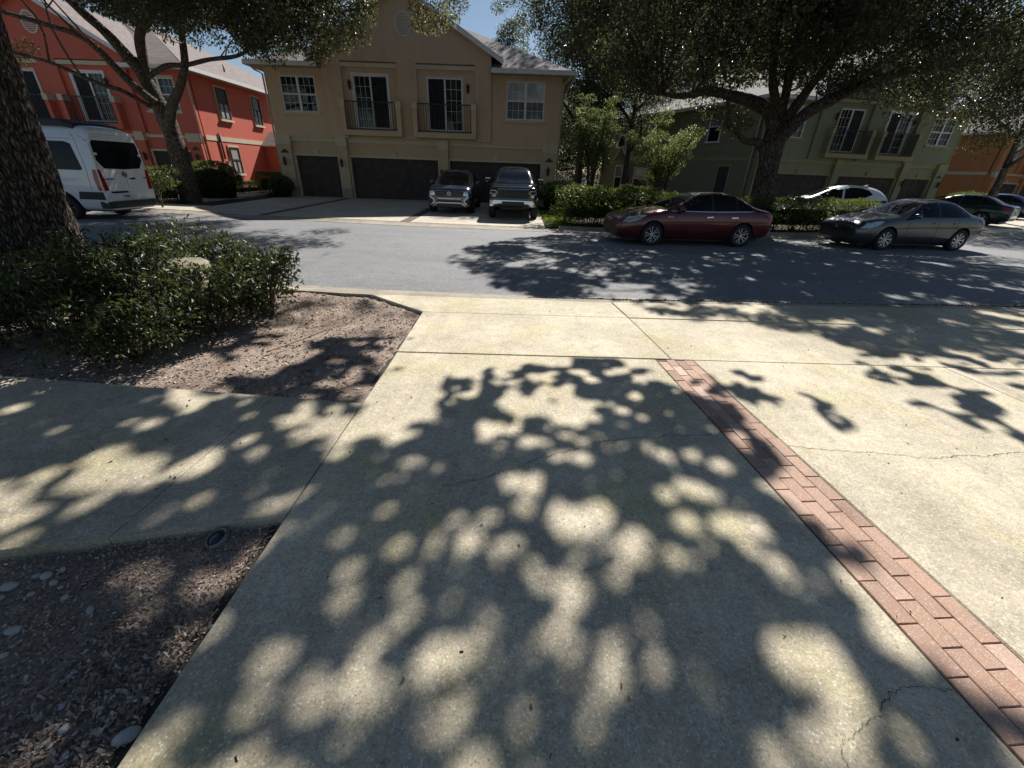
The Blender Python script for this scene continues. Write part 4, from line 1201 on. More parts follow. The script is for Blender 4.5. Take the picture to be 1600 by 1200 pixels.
def sedan(name, paint, label, loc, rz, kind='alloy10', L=4.85, W=.91, H=1.46, wb=2.78, face='wide', cat='car', group='cars parked along the far kerb', chrome=True, hybrid=False):
    root = empty(name, (0, 0, 0), label, cat, group)
    k = L / 4.85
    S = [(2.43, .34, .60, .66, .58, .52, .36), (2.41, .26, .66, .73, .72, .66, .48), (2.30, .20, .72, .80, .83, .76, .58), (2.0, .17, .79, .885, .895, .82, .66), (1.45, .16, .87, .965, .91, .855, .71),
         (1.05, .16, .915, 1.01, .91, .86, .73), (.90, .16, .925, 1.06, .91, .865, .73), (.45, .17, .935, 1.265, .91, .865, .66), (.05, .17, .945, 1.44, .91, .865, .62), (-.35, .17, .955, 1.485, .91, .865, .61), (-.85, .17, .965, 1.48, .91, .865, .605),
         (-1.30, .17, .98, 1.395, .91, .86, .59), (-1.66, .18, .995, 1.185, .905, .84, .56), (-1.90, .20, 1.0, 1.085, .89, .81, .58), (-2.15, .23, .985, 1.045, .86, .77, .58), (-2.34, .28, .93, 1.0, .80, .70, .56), (-2.42, .34, .80, .86, .68, .60, .5)]
    S = [(x * k, a, b * H / 1.46, c * H / 1.46, w * W / .91, w2 * W / .91, w3 * W / .91) for x, a, b, c, w, w2, w3 in S]
    fx, rx = 1.40 * k, 1.40 * k - wb
    R_ = .325
    body, bvh = car_body(root, S, paint, [(fx, R_ + .045), (rx, R_ + .045)])
    h = H / 1.46
    def sg(s):
        y_ = lambda p: [(a * k, b * h) for a, b in p]
        patch('side_window', root, bvh, y_([(.82, .985), (.12, 1.35), (-.29, 1.395), (-.31, .985)]), s, 'car_glass')
        patch('pillar_trim', root, bvh, y_([(-.315, .985), (-.295, 1.395), (-.355, 1.395), (-.375, .985)]), s, 'black_plastic', .005)
        patch('pillar_trim', root, bvh, y_([(-1.085, .995), (-1.065, 1.32), (-1.105, 1.31), (-1.125, .995)]), s, 'black_plastic', .005)
        patch('side_window', root, bvh, y_([(-.38, .985), (-.36, 1.395), (-.85, 1.385), (-1.06, 1.325), (-1.08, .995)]), s, 'car_glass')
        patch('side_window', root, bvh, y_([(-1.13, .995), (-1.11, 1.295), (-1.42, 1.165), (-1.58, 1.045), (-1.55, 1.01)]), s, 'car_glass')
        if chrome:
            patch('window_trim', root, bvh, strip_poly(y_([(.92, .962), (-.4, .965), (-1.62, .995), (-1.69, 1.04), (-1.45, 1.19), (-1.1, 1.35), (-.8, 1.41), (-.3, 1.42), (.10, 1.38), (.5, 1.19)]), .028), s, 'chrome', .012)
        for pl in ([(.78, .93), (.72, .55), (.80, .26)], [(-.34, .95), (-.36, .60), (-.34, .26)], [(-1.12, .97), (-1.10, .72), (-.98, .52)], [(.80, .26), (-.34, .25), (-.95, .26)]):
            patch('door_seam', root, bvh, strip_poly(y_(pl), .011), s, 'black_plastic', .003)
        patch('rocker_trim', root, bvh, y_([(1.0, .17), (1.0, .235), (-.98, .235), (-.98, .17)]), s, 'black_plastic', .004)
        for hx in (-.16, -.93):
            patch('door_handle', root, bvh, y_([(hx, .80), (hx, .835), (hx - .2, .845), (hx - .2, .81)]), s, 'chrome' if chrome else paint, .028)
        hl = [(2.34, .64), (2.16, .775), (1.75, .845), (1.64, .83), (1.85, .72), (2.14, .635)]
        patch('headlight', root, bvh, y_(hl), s, 'lamp_clear', .012)
        patch('tail_light', root, bvh, y_([(-2.40, .72), (-2.36, .90), (-2.0, .965), (-1.92, .93), (-2.1, .84), (-2.2, .76)]), s, 'lamp_red', .012)
        if hybrid: patch('badge', root, bvh, y_([(1.02, .80), (1.02, .83), (.86, .83), (.86, .80)]), s, 'plate_white', .008)
        patch('bumper_crease', root, bvh, strip_poly(y_([(-2.36, .58), (-2.1, .545), (-1.85, .50)]), .012), s, 'black_plastic', .002)
        patch('bumper_crease', root, bvh, strip_poly(y_([(2.33, .40), (2.15, .47), (1.86, .52)]), .016), s, 'black_plastic', .003)
    both(sg)
    def yz(p): return [(a * W / .91, b * h) for a, b in p]
    # glass front and back (projected from above so it follows the rake)
    patch('windshield', root, bvh, [(.97 * k, -.60), (.97 * k, .60), (.14 * k, .50), (.10 * k, .25), (.09 * k, 0), (.10 * k, -.25), (.14 * k, -.50)], 'T', 'windshield', .006)
    patch('rear_window', root, bvh, [(-1.82 * k, -.56), (-1.10 * k, -.46), (-1.06 * k, 0), (-1.10 * k, .46), (-1.82 * k, .56)], 'T', 'car_glass', .006)
    if face == 'wide':
        patch('grille', root, bvh, yz([(-.62, .25), (-.70, .50), (-.40, .55), (.40, .55), (.70, .50), (.62, .25)]), 'F', 'black_plastic', .012)
        for i in range(4): patch('grille_bar', root, bvh, yz([(-.60, .26 + i * .055), (-.60, .272 + i * .055), (.60, .272 + i * .055), (.60, .26 + i * .055)]), 'F', 'steel_dark', .022)
        patch('grille_trim', root, bvh, yz([(-.64, .60), (-.60, .63), (.60, .63), (.64, .60)]), 'F', 'chrome', .02)
    else:
        patch('grille', root, bvh, yz([(-.60, .22), (-.66, .42), (-.45, .50), (.45, .50), (.66, .42), (.60, .22)]), 'F', 'black_plastic', .012)
        patch('grille_trim', root, bvh, yz([(-.68, .53), (-.66, .555), (.66, .555), (.68, .53)]), 'F', 'black_plastic', .02)
    patch('badge', root, bvh, yz([(.07 * math.cos(i * math.pi / 6), .625 + .045 * math.sin(i * math.pi / 6)) for i in range(12)]), 'F', 'chrome', .03)
    patch('license_plate', root, bvh, yz([(-.16, .60), (-.16, .74), (.16, .74), (.16, .60)]), 'B', 'plate_white', .02)
    patch('rear_valance', root, bvh, yz([(-.62, .32), (-.60, .42), (.60, .42), (.62, .32)]), 'B', 'black_plastic', .008)
    MB().box(-2.1 * k, 2.1 * k, -.62, .62, .13, .30).build('underbody_block', 'black_plastic', root)  # dark box added to stop light showing through under the car
    for s in (-1, 1): mirror_part(root, .66 * k, s * .87 * W / .91, 1.02 * h, paint)
    for ax in (fx, rx):
        for s in (-1, 1): wheel(root, ax, s * (W - .115), R_, .22, kind)
    root.location = loc; root.rotation_euler = (0, 0, rz)
    return root

def put(root, near_front, near_rear, z, fx, rx, halfw):
    """park: given ground points under the two near-side (left) wheels"""
    a, b = Vector((*near_front, 0)), Vector((*near_rear, 0))
    d = (a - b).normalized(); n = Vector((-d.y, d.x, 0))      # n = car's left
    mid = (a + b) / 2 - n * halfw
    mid -= d * (fx + rx) / 2
    root.location = (mid.x, mid.y, z); root.rotation_euler = (0, 0, math.atan2(d.y, d.x))
red_car = sedan('parked_sedan', 'paint_red', 'dark red sedan with chrome window trim parked at the kerb before the hedge', (0, 0, 0), 0, 'alloy10', hybrid=True)
put(red_car, (3.87, 12.85), (6.75, 13.2), .0, 1.40, -1.38, .80)
gk = 4.65 / 4.85
grey_car = sedan('parked_sedan', 'paint_grey', 'bronze-grey sedan with pale wheel covers parked behind the red sedan', (0, 0, 0), 0, 'cover', 4.65, .89, 1.455, 2.70, 'low', chrome=False)
put(grey_car, (11.36, 13.62), (14.0, 14.05), .0, 1.40 * gk, 1.40 * gk - 2.7, .78)
sedan('parked_sedan', 'paint_green', 'dark green sedan seen from behind past the grey sedan', (23.6, 24.6, .09), R(122), 'alloy5', 4.8, .90, 1.43, 2.75, 'low', chrome=False, group='cars at the right edge')
sedan('parked_sedan', 'paint_blue', 'dark blue car at the right edge of the picture', (31.6, 30.6, .09), R(125), 'alloy5', 4.6, .89, 1.45, 2.7, 'low', chrome=False, group='cars at the right edge')

# ---- white crossover behind the hedge (rear three-quarter, faces left)
def crossover(name, paint, label, loc, rz):
    root = empty(name, (0, 0, 0), label, 'car')
    S = [(2.25, .36, .66, .72, .55, .5, .34), (2.18, .26, .76, .84, .76, .7, .5), (1.95, .22, .86, .95, .88, .82, .62), (1.4, .21, .95, 1.04, .92, .87, .7), (.98, .21, 1.0, 1.09, .93, .88, .73), (.55, .21, 1.02, 1.33, .93, .88, .68),
         (.12, .21, 1.04, 1.56, .93, .88, .62), (-.35, .21, 1.05, 1.66, .93, .88, .6), (-1.0, .21, 1.07, 1.665, .93, .88, .59), (-1.55, .22, 1.10, 1.60, .92, .86, .57), (-1.9, .24, 1.12, 1.46, .90, .83, .57), (-2.12, .28, 1.08, 1.22, .87, .79, .6), (-2.25, .36, .95, 1.0, .78, .7, .55)]
    body, bvh = car_body(root, S, paint, [(1.38, .40), (-1.30, .40)])
    def sg(s):
        patch('side_window', root, bvh, [(.78, 1.09), (.16, 1.47), (-.30, 1.56), (-.32, 1.08)], s, 'car_glass')
        patch('side_window', root, bvh, [(-.40, 1.08), (-.38, 1.56), (-1.0, 1.56), (-1.35, 1.45), (-1.5, 1.30), (-1.15, 1.12)], s, 'car_glass')
        patch('tail_light', root, bvh, [(-2.2, .98), (-2.14, 1.08), (-1.55, 1.06), (-1.62, 1.0), (-2.0, .93)], s, 'badge_dark', .012)
        patch('headlight', root, bvh, [(2.15, .76), (1.95, .87), (1.55, .93), (1.6, .88), (1.95, .76)], s, 'lamp_clear', .012)
        patch('wheel_arch_trim', root, bvh, [(1.0, .22), (1.0, .36), (-.9, .36), (-.9, .22)], s, 'black_plastic', .006)
        patch('door_seam', root, bvh, strip_poly([(-.36, 1.05), (-.38, .7), (-.36, .38)], .012), s, 'black_plastic', .003)
        patch('roof_rail', root, bvh, strip_poly([(.0, 1.60), (-.5, 1.635), (-1.3, 1.60)], .03), s, 'chrome', .03)
    both(sg)
    patch('windshield', root, bvh, [(.92, -.62), (.92, .62), (.2, .52), (.16, 0), (.2, -.52)], 'T', 'windshield')
    patch('rear_window', root, bvh, [(-.58, 1.16), (-.50, 1.50), (.50, 1.50), (.58, 1.16)], 'B', 'car_glass')
    patch('license_plate', root, bvh, [(-.16, .72), (-.16, .86), (.16, .86), (.16, .72)], 'B', 'plate_white', .02)
    fin = MB().prism([(-1.15, 1.60), (-1.36, 1.70), (-1.40, 1.695), (-1.39, 1.58)], lambda a, b, d: (a, d, b), -.02, .02); fin.build('antenna', 'paint_white' if paint == 'paint_white' else paint, root)
    for s in (-1, 1): mirror_part(root, .66, s * .90, 1.12, 'black_plastic')
    for ax in (1.38, -1.30):
        for s in (-1, 1): wheel(root, ax, s * .815, .355, .23, 'alloy5')
    root.location = loc; root.rotation_euler = (0, 0, rz)
    return root
crossover('parked_crossover', 'paint_white', 'white hatchback parked on the green house driveway behind the hedge', (15.2, 22.4, .09), R(160))

# ---- blue-grey SUV facing the camera
def suv(name, label, loc, rz):
    root = empty(name, (0, 0, 0), label, 'car', 'vehicles on the brown house driveway')
    P = 'paint_slate'
    S = [(2.48, .34, .78, .86, .78, .72, .55), (2.44, .26, .90, 1.0, .88, .82, .66), (2.28, .24, .98, 1.09, .945, .88, .74), (1.85, .24, 1.04, 1.14, .97, .92, .78), (1.25, .24, 1.08, 1.17, .98, .93, .80), (1.0, .24, 1.09, 1.22, .98, .935, .80),
         (.55, .24, 1.10, 1.47, .985, .935, .75), (.15, .24, 1.11, 1.66, .985, .935, .70), (-.4, .24, 1.12, 1.725, .985, .935, .69), (-1.2, .24, 1.13, 1.73, .985, .93, .68), (-1.9, .25, 1.14, 1.70, .975, .92, .66), (-2.25, .28, 1.15, 1.55, .95, .89, .66), (-2.42, .32, 1.12, 1.25, .92, .85, .68), (-2.5, .4, 1.0, 1.05, .84, .78, .6)]
    body, bvh = car_body(root, S, P, [(1.52, .42), (-1.46, .42)])
    def sg(s):
        patch('side_window', root, bvh, [(.80, 1.16), (.2, 1.56), (-.3, 1.62), (-.32, 1.15)], s, 'car_glass')
        patch('side_window', root, bvh, [(-.4, 1.15), (-.38, 1.62), (-1.2, 1.62), (-1.25, 1.16)], s, 'car_glass')
        patch('side_window', root, bvh, [(-1.33, 1.17), (-1.28, 1.61), (-1.95, 1.56), (-2.1, 1.25)], s, 'car_glass')
        for pl in ([(.78, 1.1), (.74, .7), (.8, .38)], [(-.36, 1.12), (-.38, .7), (-.36, .38)]): patch('door_seam', root, bvh, strip_poly(pl, .012), s, 'black_plastic', .003)
        patch('rocker_trim', root, bvh, [(1.0, .24), (1.0, .40), (-.95, .40), (-.95, .24)], s, 'black_plastic', .006)
        patch('roof_rail', root, bvh, strip_poly([(.1, 1.66), (-.6, 1.70), (-1.8, 1.67)], .035), s, 'steel_dark', .04)
        patch('tail_light', root, bvh, [(-2.46, .95), (-2.4, 1.1), (-2.0, 1.08), (-2.05, .98)], s, 'lamp_red', .012)
    both(sg)
    patch('windshield', root, bvh, [(1.12, -.68), (1.14, 0), (1.12, .68), (.24, .60), (.19, 0), (.24, -.60)], 'T', 'windshield')
    patch('rear_window', root, bvh, [(-.64, 1.22), (-.56, 1.55), (.56, 1.55), (.64, 1.22)], 'B', 'car_glass')
    patch('grille', root, bvh, [(-.55, .70), (-.64, .90), (.64, .90), (.55, .70)], 'F', 'black_plastic', .014)
    for i in range(3): patch('grille_bar', root, bvh, [(-.58, .735 + i * .05), (-.58, .75 + i * .05), (.58, .75 + i * .05), (.58, .735 + i * .05)], 'F', 'steel_dark', .024)
    patch('light_bar', root, bvh, [(-.84, .915), (-.84, .935), (.84, .935), (.84, .915)], 'F', 'chrome', .018)
    for s in (-1, 1):
        patch('headlight', root, bvh, [(s * .60, .76), (s * .64, .90), (s * .90, .90), (s * .92, .80), (s * .80, .74)], 'F', 'lamp_clear', .02)
        # C-shaped silver bumper trim around the corner intakes
        patch('intake', root, bvh, [(s * .66, .50), (s * .84, .68), (s * .93, .66), (s * .93, .46), (s * .80, .40)], 'F', 'black_plastic', .01)
        patch('bumper_trim', root, bvh, strip_poly([(s * .93, .72), (s * .82, .70), (s * .64, .56), (s * .66, .47), (s * .80, .37), (s * .93, .38)], .05), 'F', 'alloy', .024)
    patch('lower_grille', root, bvh, [(-.60, .36), (-.52, .56), (.52, .56), (.60, .36)], 'F', 'black_plastic', .01)
    patch('bumper_trim', root, bvh, strip_poly([(-.72, .33), (-.50, .455), (.50, .455), (.72, .33)], .04), 'F', 'alloy', .024)
    patch('skid_plate', root, bvh, strip_poly([(-.5, .62), (.5, .62)], .03), 'F', 'alloy', .02)
    # round emblem with V over W
    e = MB()
    xf = 2.50
    ring = [(.085 * math.cos(i * math.pi / 10), .085 * math.sin(i * math.pi / 10)) for i in range(20)]
    inn = [(a * .82, b * .82) for a, b in ring]
    e.add([(xf, a, .81 + b) for a, b in ring] + [(xf, a, .81 + b) for a, b in inn] + [(xf - .03, a, .81 + b) for a, b in ring], [(i, (i + 1) % 20, 20 + (i + 1) % 20, 20 + i) for i in range(20)] + [(i, (i + 1) % 20, 40 + (i + 1) % 20, 40 + i) for i in range(20)])
    for pts in ([(-.035, .06), (0, .005), (.035, .06)], [(-.06, .03), (-.028, -.06), (0, -.01), (.028, -.06), (.06, .03)]):
        for a, b in zip(pts, pts[1:]): e.tube([(xf, a[0], .81 + a[1]), (xf, b[0], .81 + b[1])], .007, 4)
    e.build('emblem', 'chrome', root)
    for s in (-1, 1): mirror_part(root, .72, s * .95, 1.20, P, .12, .22, .17)
    for ax in (1.52, -1.46):
        for s in (-1, 1): wheel(root, ax, s * .86, .385, .25, 'dark6')
    root.location = loc; root.rotation_euler = (0, 0, rz)
suv('parked_suv', 'blue-grey SUV with silver bumper trim facing the street left of the pickup', (-2.98, 21.75, .075), R(-90.))

# ---- black pickup
def pickup(name, label, loc, rz):
    root = empty(name, (0, 0, 0), label, 'truck', 'vehicles on the brown house driveway')
    P = 'paint_black'
    S = [(2.82, .52, .98, 1.06, .86, .80, .66), (2.78, .48, 1.10, 1.20, .94, .88, .76), (2.55, .47, 1.16, 1.27, .985, .92, .80), (1.9, .46, 1.19, 1.30, 1.0, .94, .82), (1.5, .46, 1.20, 1.31, 1.0, .945, .82), (1.22, .46, 1.21, 1.37, 1.0, .945, .80),
         (.85, .46, 1.22, 1.66, 1.0, .945, .75), (.5, .46, 1.23, 1.87, 1.0, .945, .715), (.0, .46, 1.23, 1.945, 1.0, .945, .70), (-.8, .46, 1.24, 1.95, 1.0, .945, .69), (-1.02, .46, 1.24, 1.93, 1.0, .945, .69), (-1.12, .46, 1.24, 1.45, 1.0, .95, .80),
         (-1.18, .46, 1.24, 1.27, 1.0, .95, .86), (-1.9, .47, 1.24, 1.27, 1.0, .95, .86), (-2.7, .5, 1.24, 1.27, .99, .94, .86), (-2.82, .54, 1.2, 1.23, .97, .92, .84)]
    body, bvh = car_body(root, S, P, [(1.85, .47), (-1.75, .47)], .6)
    def sg(s):
        patch('side_window', root, bvh, [(1.02, 1.28), (.56, 1.74), (.08, 1.82), (.06, 1.27)], s, 'car_glass')
        patch('side_window', root, bvh, [(-.02, 1.27), (.0, 1.82), (-.7, 1.83), (-.82, 1.72), (-.82, 1.28)], s, 'car_glass')
        for pl in ([(1.05, 1.2), (1.02, .8), (1.05, .52)], [(.02, 1.24), (.0, .8), (.02, .52)], [(-.9, 1.24), (-.92, .8), (-.9, .52)]): patch('door_seam', root, bvh, strip_poly(pl, .014), s, 'black_plastic', .003)
        patch('tail_light', root, bvh, [(-2.8, .85), (-2.8, 1.18), (-2.62, 1.18), (-2.64, .85)], s, 'lamp_red', .012)
    both(sg)
    patch('windshield', root, bvh, [(1.28, -.68), (1.33, 0), (1.28, .68), (.58, .60), (.52, 0), (.58, -.60)], 'T', 'windshield')
    patch('grille', root, bvh, [(-.56, .80), (-.60, 1.10), (.60, 1.10), (.56, .80)], 'F', 'black_plastic', .02)
    for i in range(5): patch('grille_bar', root, bvh, [(-.54, .83 + i * .055), (-.54, .845 + i * .055), (.54, .845 + i * .055), (.54, .83 + i * .055)], 'F', 'badge_dark', .03)
    patch('hood_trim', root, bvh, [(-.62, 1.115), (-.62, 1.145), (.62, 1.145), (.62, 1.115)], 'F', 'chrome', .024)
    for s in (-1, 1):
        patch('headlight', root, bvh, [(s * .64, .86), (s * .65, 1.10), (s * .90, 1.10), (s * .92, .98), (s * .80, .84)], 'F', 'badge_dark', .018)
        patch('light_ring', root, bvh, strip_poly([(s * .67, 1.07), (s * .88, 1.07), (s * .90, .98), (s * .80, .94), (s * .68, .93), (s * .67, 1.06)], .022), 'F', 'plate_white', .028)
        patch('turn_light', root, bvh, [(s * .70, .85), (s * .70, .905), (s * .84, .905), (s * .82, .85)], 'F', 'lamp_clear', .026)
    # chrome bumper: a wrapped bar with fog-lamp pods
    b = MB(); sec = [(-.0, .50), (.08, .505), (.12, .58), (.11, .72), (.06, .765), (-.02, .765)]
    ys = [(-.99, -.30), (-.93, -.07), (-.80, .02), (-.5, .05), (0, .065), (.5, .05), (.80, .02), (.93, -.07), (.99, -.30)]
    v_ = [(2.80 + dx + ex, y, z if abs(y) > .6 else .56 + (z - .5) * .77) for y, ex in ys for dx, z in sec]; n = len(sec)
    f_ = [(i * n + j, i * n + (j + 1) % n, (i + 1) * n + (j + 1) % n, (i + 1) * n + j) for i in range(len(ys) - 1) for j in range(n)] + [tuple(range(n)), tuple(range((len(ys) - 1) * n, len(ys) * n))]
    b.add(v_, f_); bp = b.build('bumper', 'chrome', root)
    MB().box(2.90, 2.992, -.44, .44, .58, .70).build('bumper_insert', 'black_plastic', bp)
    MB().box(2.90, 2.996, -.16, .16, .585, .69).build('license_plate', 'badge_dark', bp)
    for s in (-1, 1):
        a_, c_ = lathe([(0, .0), (.075, .0), (.085, -.012), (.085, -.05), (0, -.05)], 14)
        MB().add([(2.935 + z_, s * .78 + x_, .62 + y_) for x_, y_, z_ in a_], c_).build('fog_light', 'lamp_clear', bp)
        a2 = MB(); a2.box(1.0, -.0 + 1.5, s * .0, .001, 0, .001)
    patch('air_dam', root, bvh, [(-.8, .49), (-.8, .56), (.8, .56), (.8, .49)], 'F', 'black_plastic', .03)
    for s in (-1, 1):
        MB().box(-.85, 1.15, s * 1.0 - .06, s * 1.0 + .06, .36, .42).build('side_step', 'chrome', root)
        mirror_part(root, .95, s * 1.0, 1.36, P, .13, .26, .24)
        m_ = MB().box(.88, 1.06, s * 1.13 - .10, s * 1.13 + .10, 1.46, 1.485); m_.build('mirror_cap', 'chrome', root)
    MB().box(-2.6, 2.4, -.45, .45, .36, .52).build('chassis', 'black_plastic', root)
    for ax in (1.85, -1.75):
        for s in (-1, 1): wheel(root, ax, s * .88, .41, .27, 'dark6')
    root.location = loc; root.rotation_euler = (0, 0, rz)
pickup('parked_pickup', 'black pickup truck with chrome bumper facing the street', (-.22, 20.7, .065), R(-90.))

# ---- white van, seen from behind left
def van(name, label, loc, rz):
    root = empty(name, (0, 0, 0), label, 'van')
    P = 'paint_white'
    S = [(2.98, .40, .90, .98, .80, .72, .55), (2.92, .30, 1.02, 1.12, .92, .84, .66), (2.55, .28, 1.12, 1.28, .99, .90, .74), (2.1, .28, 1.16, 1.40, 1.0, .93, .78), (1.7, .28, 1.2, 1.85, 1.0, .95, .84), (1.3, .28, 1.22, 2.35, 1.0, .97, .86), (.95, .28, 1.24, 2.62, 1.0, .98, .87), (.3, .28, 1.25, 2.70, 1.0, .985, .875),
         (-1.0, .28, 1.25, 2.71, 1.0, .985, .875), (-2.3, .28, 1.25, 2.70, 1.0, .985, .875), (-2.74, .29, 1.25, 2.67, 1.0, .98, .87), (-2.90, .30, 1.25, 2.61, .995, .97, .86), (-2.945, .31, 1.25, 2.56, .985, .96, .85), (-2.955, .315, 1.25, 2.545, .98, .955, .845), (-2.96, .33, 1.25, 2.52, .965, .94, .83), (-2.96, .38, 1.25, 2.45, .90, .88, .78)]
    body, bvh = car_body(root, S, P, [(1.95, .44), (-1.62, .44)], .5, sh=.085)
    def sg(s):
        for a, b in ((-2.55, -1.30), (-1.18, .10), (.22, 1.05)):
            patch('side_window', root, bvh, [(a, 1.47), (a + .06, 1.44), (b - .06, 1.44), (b, 1.47), (b, 2.14), (b - .08, 2.20), (a + .28, 2.20), (a + .12, 2.14)], s, 'car_glass', .008)
        patch('side_molding', root, bvh, [(1.45, .55), (1.45, .80), (-1.1, .80), (-1.1, .55)], s, 'black_plastic', .012)
        patch('side_molding', root, bvh, [(-2.12, .62), (-2.2, .84), (-2.93, .84), (-2.93, .62)], s, 'black_plastic', .012)
        patch('rear_panel', root, bvh, [(-2.15, .38), (-2.25, .60), (-2.62, .60), (-2.66, .38)], s, 'paint_white', .018)
        patch('sill', root, bvh, [(1.45, .30), (1.45, .42), (-1.1, .42), (-1.1, .30)], s, 'black_plastic', .008)
        patch('door_seam', root, bvh, strip_poly([(-2.62, .86), (-2.66, 1.5), (-2.60, 2.25), (-2.5, 2.45)], .014), s, 'screen_grey', .003)
        patch('panel_crease', root, bvh, strip_poly([(-2.5, 2.28), (.9, 2.28)], .012), s, 'screen_grey', .002)
        patch('tail_light', root, bvh, [(-2.93, .88), (-2.93, 1.47), (-2.84, 1.47), (-2.80, 1.2), (-2.84, .88)], s, 'lamp_red', .012)
    both(sg)
    for s in (-1, 1):
        patch('tail_light', root, bvh, [(s * .93, .88), (s * .93, 1.47), (s * .86, 1.47), (s * .80, 1.1), (s * .78, .88)], 'B', 'lamp_red', .016)
        patch('rear_window', root, bvh, [(s * .05, 1.48), (s * .05, 2.26), (s * .76, 2.26), (s * .82, 2.18), (s * .84, 1.72), (s * .66, 1.50)], 'B', 'car_glass', .010)
        patch('hinge', root, bvh, [(s * .86, 1.86), (s * .86, 1.93), (s * .76, 1.93), (s * .76, 1.86)], 'B', 'plate_white', .03)
    patch('window_divider', root, bvh, [(-.05, 1.48), (-.05, 2.26), (.05, 2.26), (.05, 1.48)], 'B', 'car_glass', .010)
    patch('door_seam', root, bvh, strip_poly([(.0, .58), (.0, 1.49)], .012), 'B', 'screen_grey', .003)
    patch('door_seam', root, bvh, strip_poly([(-.88, .60), (-.88, 2.36), (.88, 2.36), (.88, .60)], .012), 'B', 'screen_grey', .003)
    patch('panel_crease', root, bvh, strip_poly([(-.78, 2.42), (.78, 2.42)], .012), 'B', 'screen_grey', .002)
    patch('license_plate', root, bvh, [(.04, .62), (.04, .78), (.38, .78), (.38, .62)], 'B', 'plate_white', .016)
    patch('plate_text', root, bvh, [(.09, .67), (.09, .73), (.33, .73), (.33, .67)], 'B', 'plate_ink', .019)
    patch('door_handle', root, bvh, [(.12, .80), (.12, .85), (.72, .85), (.72, .80)], 'B', 'badge_dark', .03)
    patch('badge_text', root, bvh, [(.48, 1.19), (.48, 1.215), (.80, 1.215), (.80, 1.19)], 'B', 'badge_dark', .008)
    patch('badge_text', root, bvh, [(-.36, 1.18), (-.36, 1.23), (-.14, 1.23), (-.14, 1.18)], 'B', 'badge_dark', .008)
    patch('badge_text', root, bvh, [(-.80, 1.21), (-.80, 1.24), (-.68, 1.24), (-.68, 1.21)], 'B', 'badge_dark', .008)
    e = MB(); xb = -2.985
    ring = [(.075 * math.cos(i * math.pi / 10), .075 * math.sin(i * math.pi / 10)) for i in range(20)]
    e.tube([(xb, .03 + a, 1.33 + b) for a, b in ring + ring[:1]], .011, 5)
    for i in range(3):
        an = math.pi / 2 + i * 2 * math.pi / 3
        e.tube([(xb, .03, 1.33), (xb, .03 + .07 * math.cos(an), 1.33 + .07 * math.sin(an))], [.016, .004], 5)
    e.build('emblem', 'badge_dark', root)
    b = MB(); sec = [(-.0, .36), (-.07, .37), (-.09, .44), (-.09, .56), (.0, .57)]
    ys = [(-.97, .25), (-.94, .06), (-.80, .0), (0, -.02), (.80, 0), (.94, .06), (.97, .25)]
    v_ = [(-2.96 + dx + ex, y, z) for y, ex in ys for dx, z in sec]; n = len(sec)
    b.add(v_, [(i * n + j, i * n + (j + 1) % n, (i + 1) * n + (j + 1) % n, (i + 1) * n + j) for i in range(len(ys) - 1) for j in range(n)] + [tuple(range(n)), tuple(range((len(ys) - 1) * n, len(ys) * n))])
    b.build('bumper', 'black_plastic', root)
    patch('windshield', root, bvh, [(2.05, -.70), (2.1, 0), (2.05, .70), (1.28, .66), (1.24, 0), (1.28, -.66)], 'T', 'windshield')
    # dark roof rack / awning along the roof
    r_ = MB()
    pr = [(-.88, 2.62), (-.87, 2.74), (-.78, 2.80), (.78, 2.80), (.87, 2.74), (.88, 2.62)]
    xs = [(-2.62, .93, -.10), (-2.35, 1., -.02), (-1.0, 1., 0), (.6, 1., 0), (.85, .95, -.08)]
    v_ = [(x, y * k_, z + dz) for x, k_, dz in xs for y, z in pr]; n = len(pr)
    r_.add(v_, [(i * n + j, i * n + (j + 1) % n, (i + 1) * n + (j + 1) % n, (i + 1) * n + j) for i in range(len(xs) - 1) for j in range(n)] + [tuple(range(n)), tuple(range((len(xs) - 1) * n, len(xs) * n))])
    r_.build('roof_rack', 'black_plastic', root)
    MB().box(-2.6, 2.6, -.6, .6, .24, .40).build('chassis', 'black_plastic', root)
    for s in (-1, 1): mirror_part(root, 1.65, s * 1.0, 1.55, 'black_plastic', .14, .24, .36)
    for ax in (1.95, -1.62):
        for s in (-1, 1): wheel(root, ax, s * .88, .36, .24, 'steel')
    root.location = loc; root.rotation_euler = (0, 0, rz)
van('parked_van', 'white passenger van with dark windows parked before the red house', (-12.9 - 2.96, 14.88, .0), R(180))

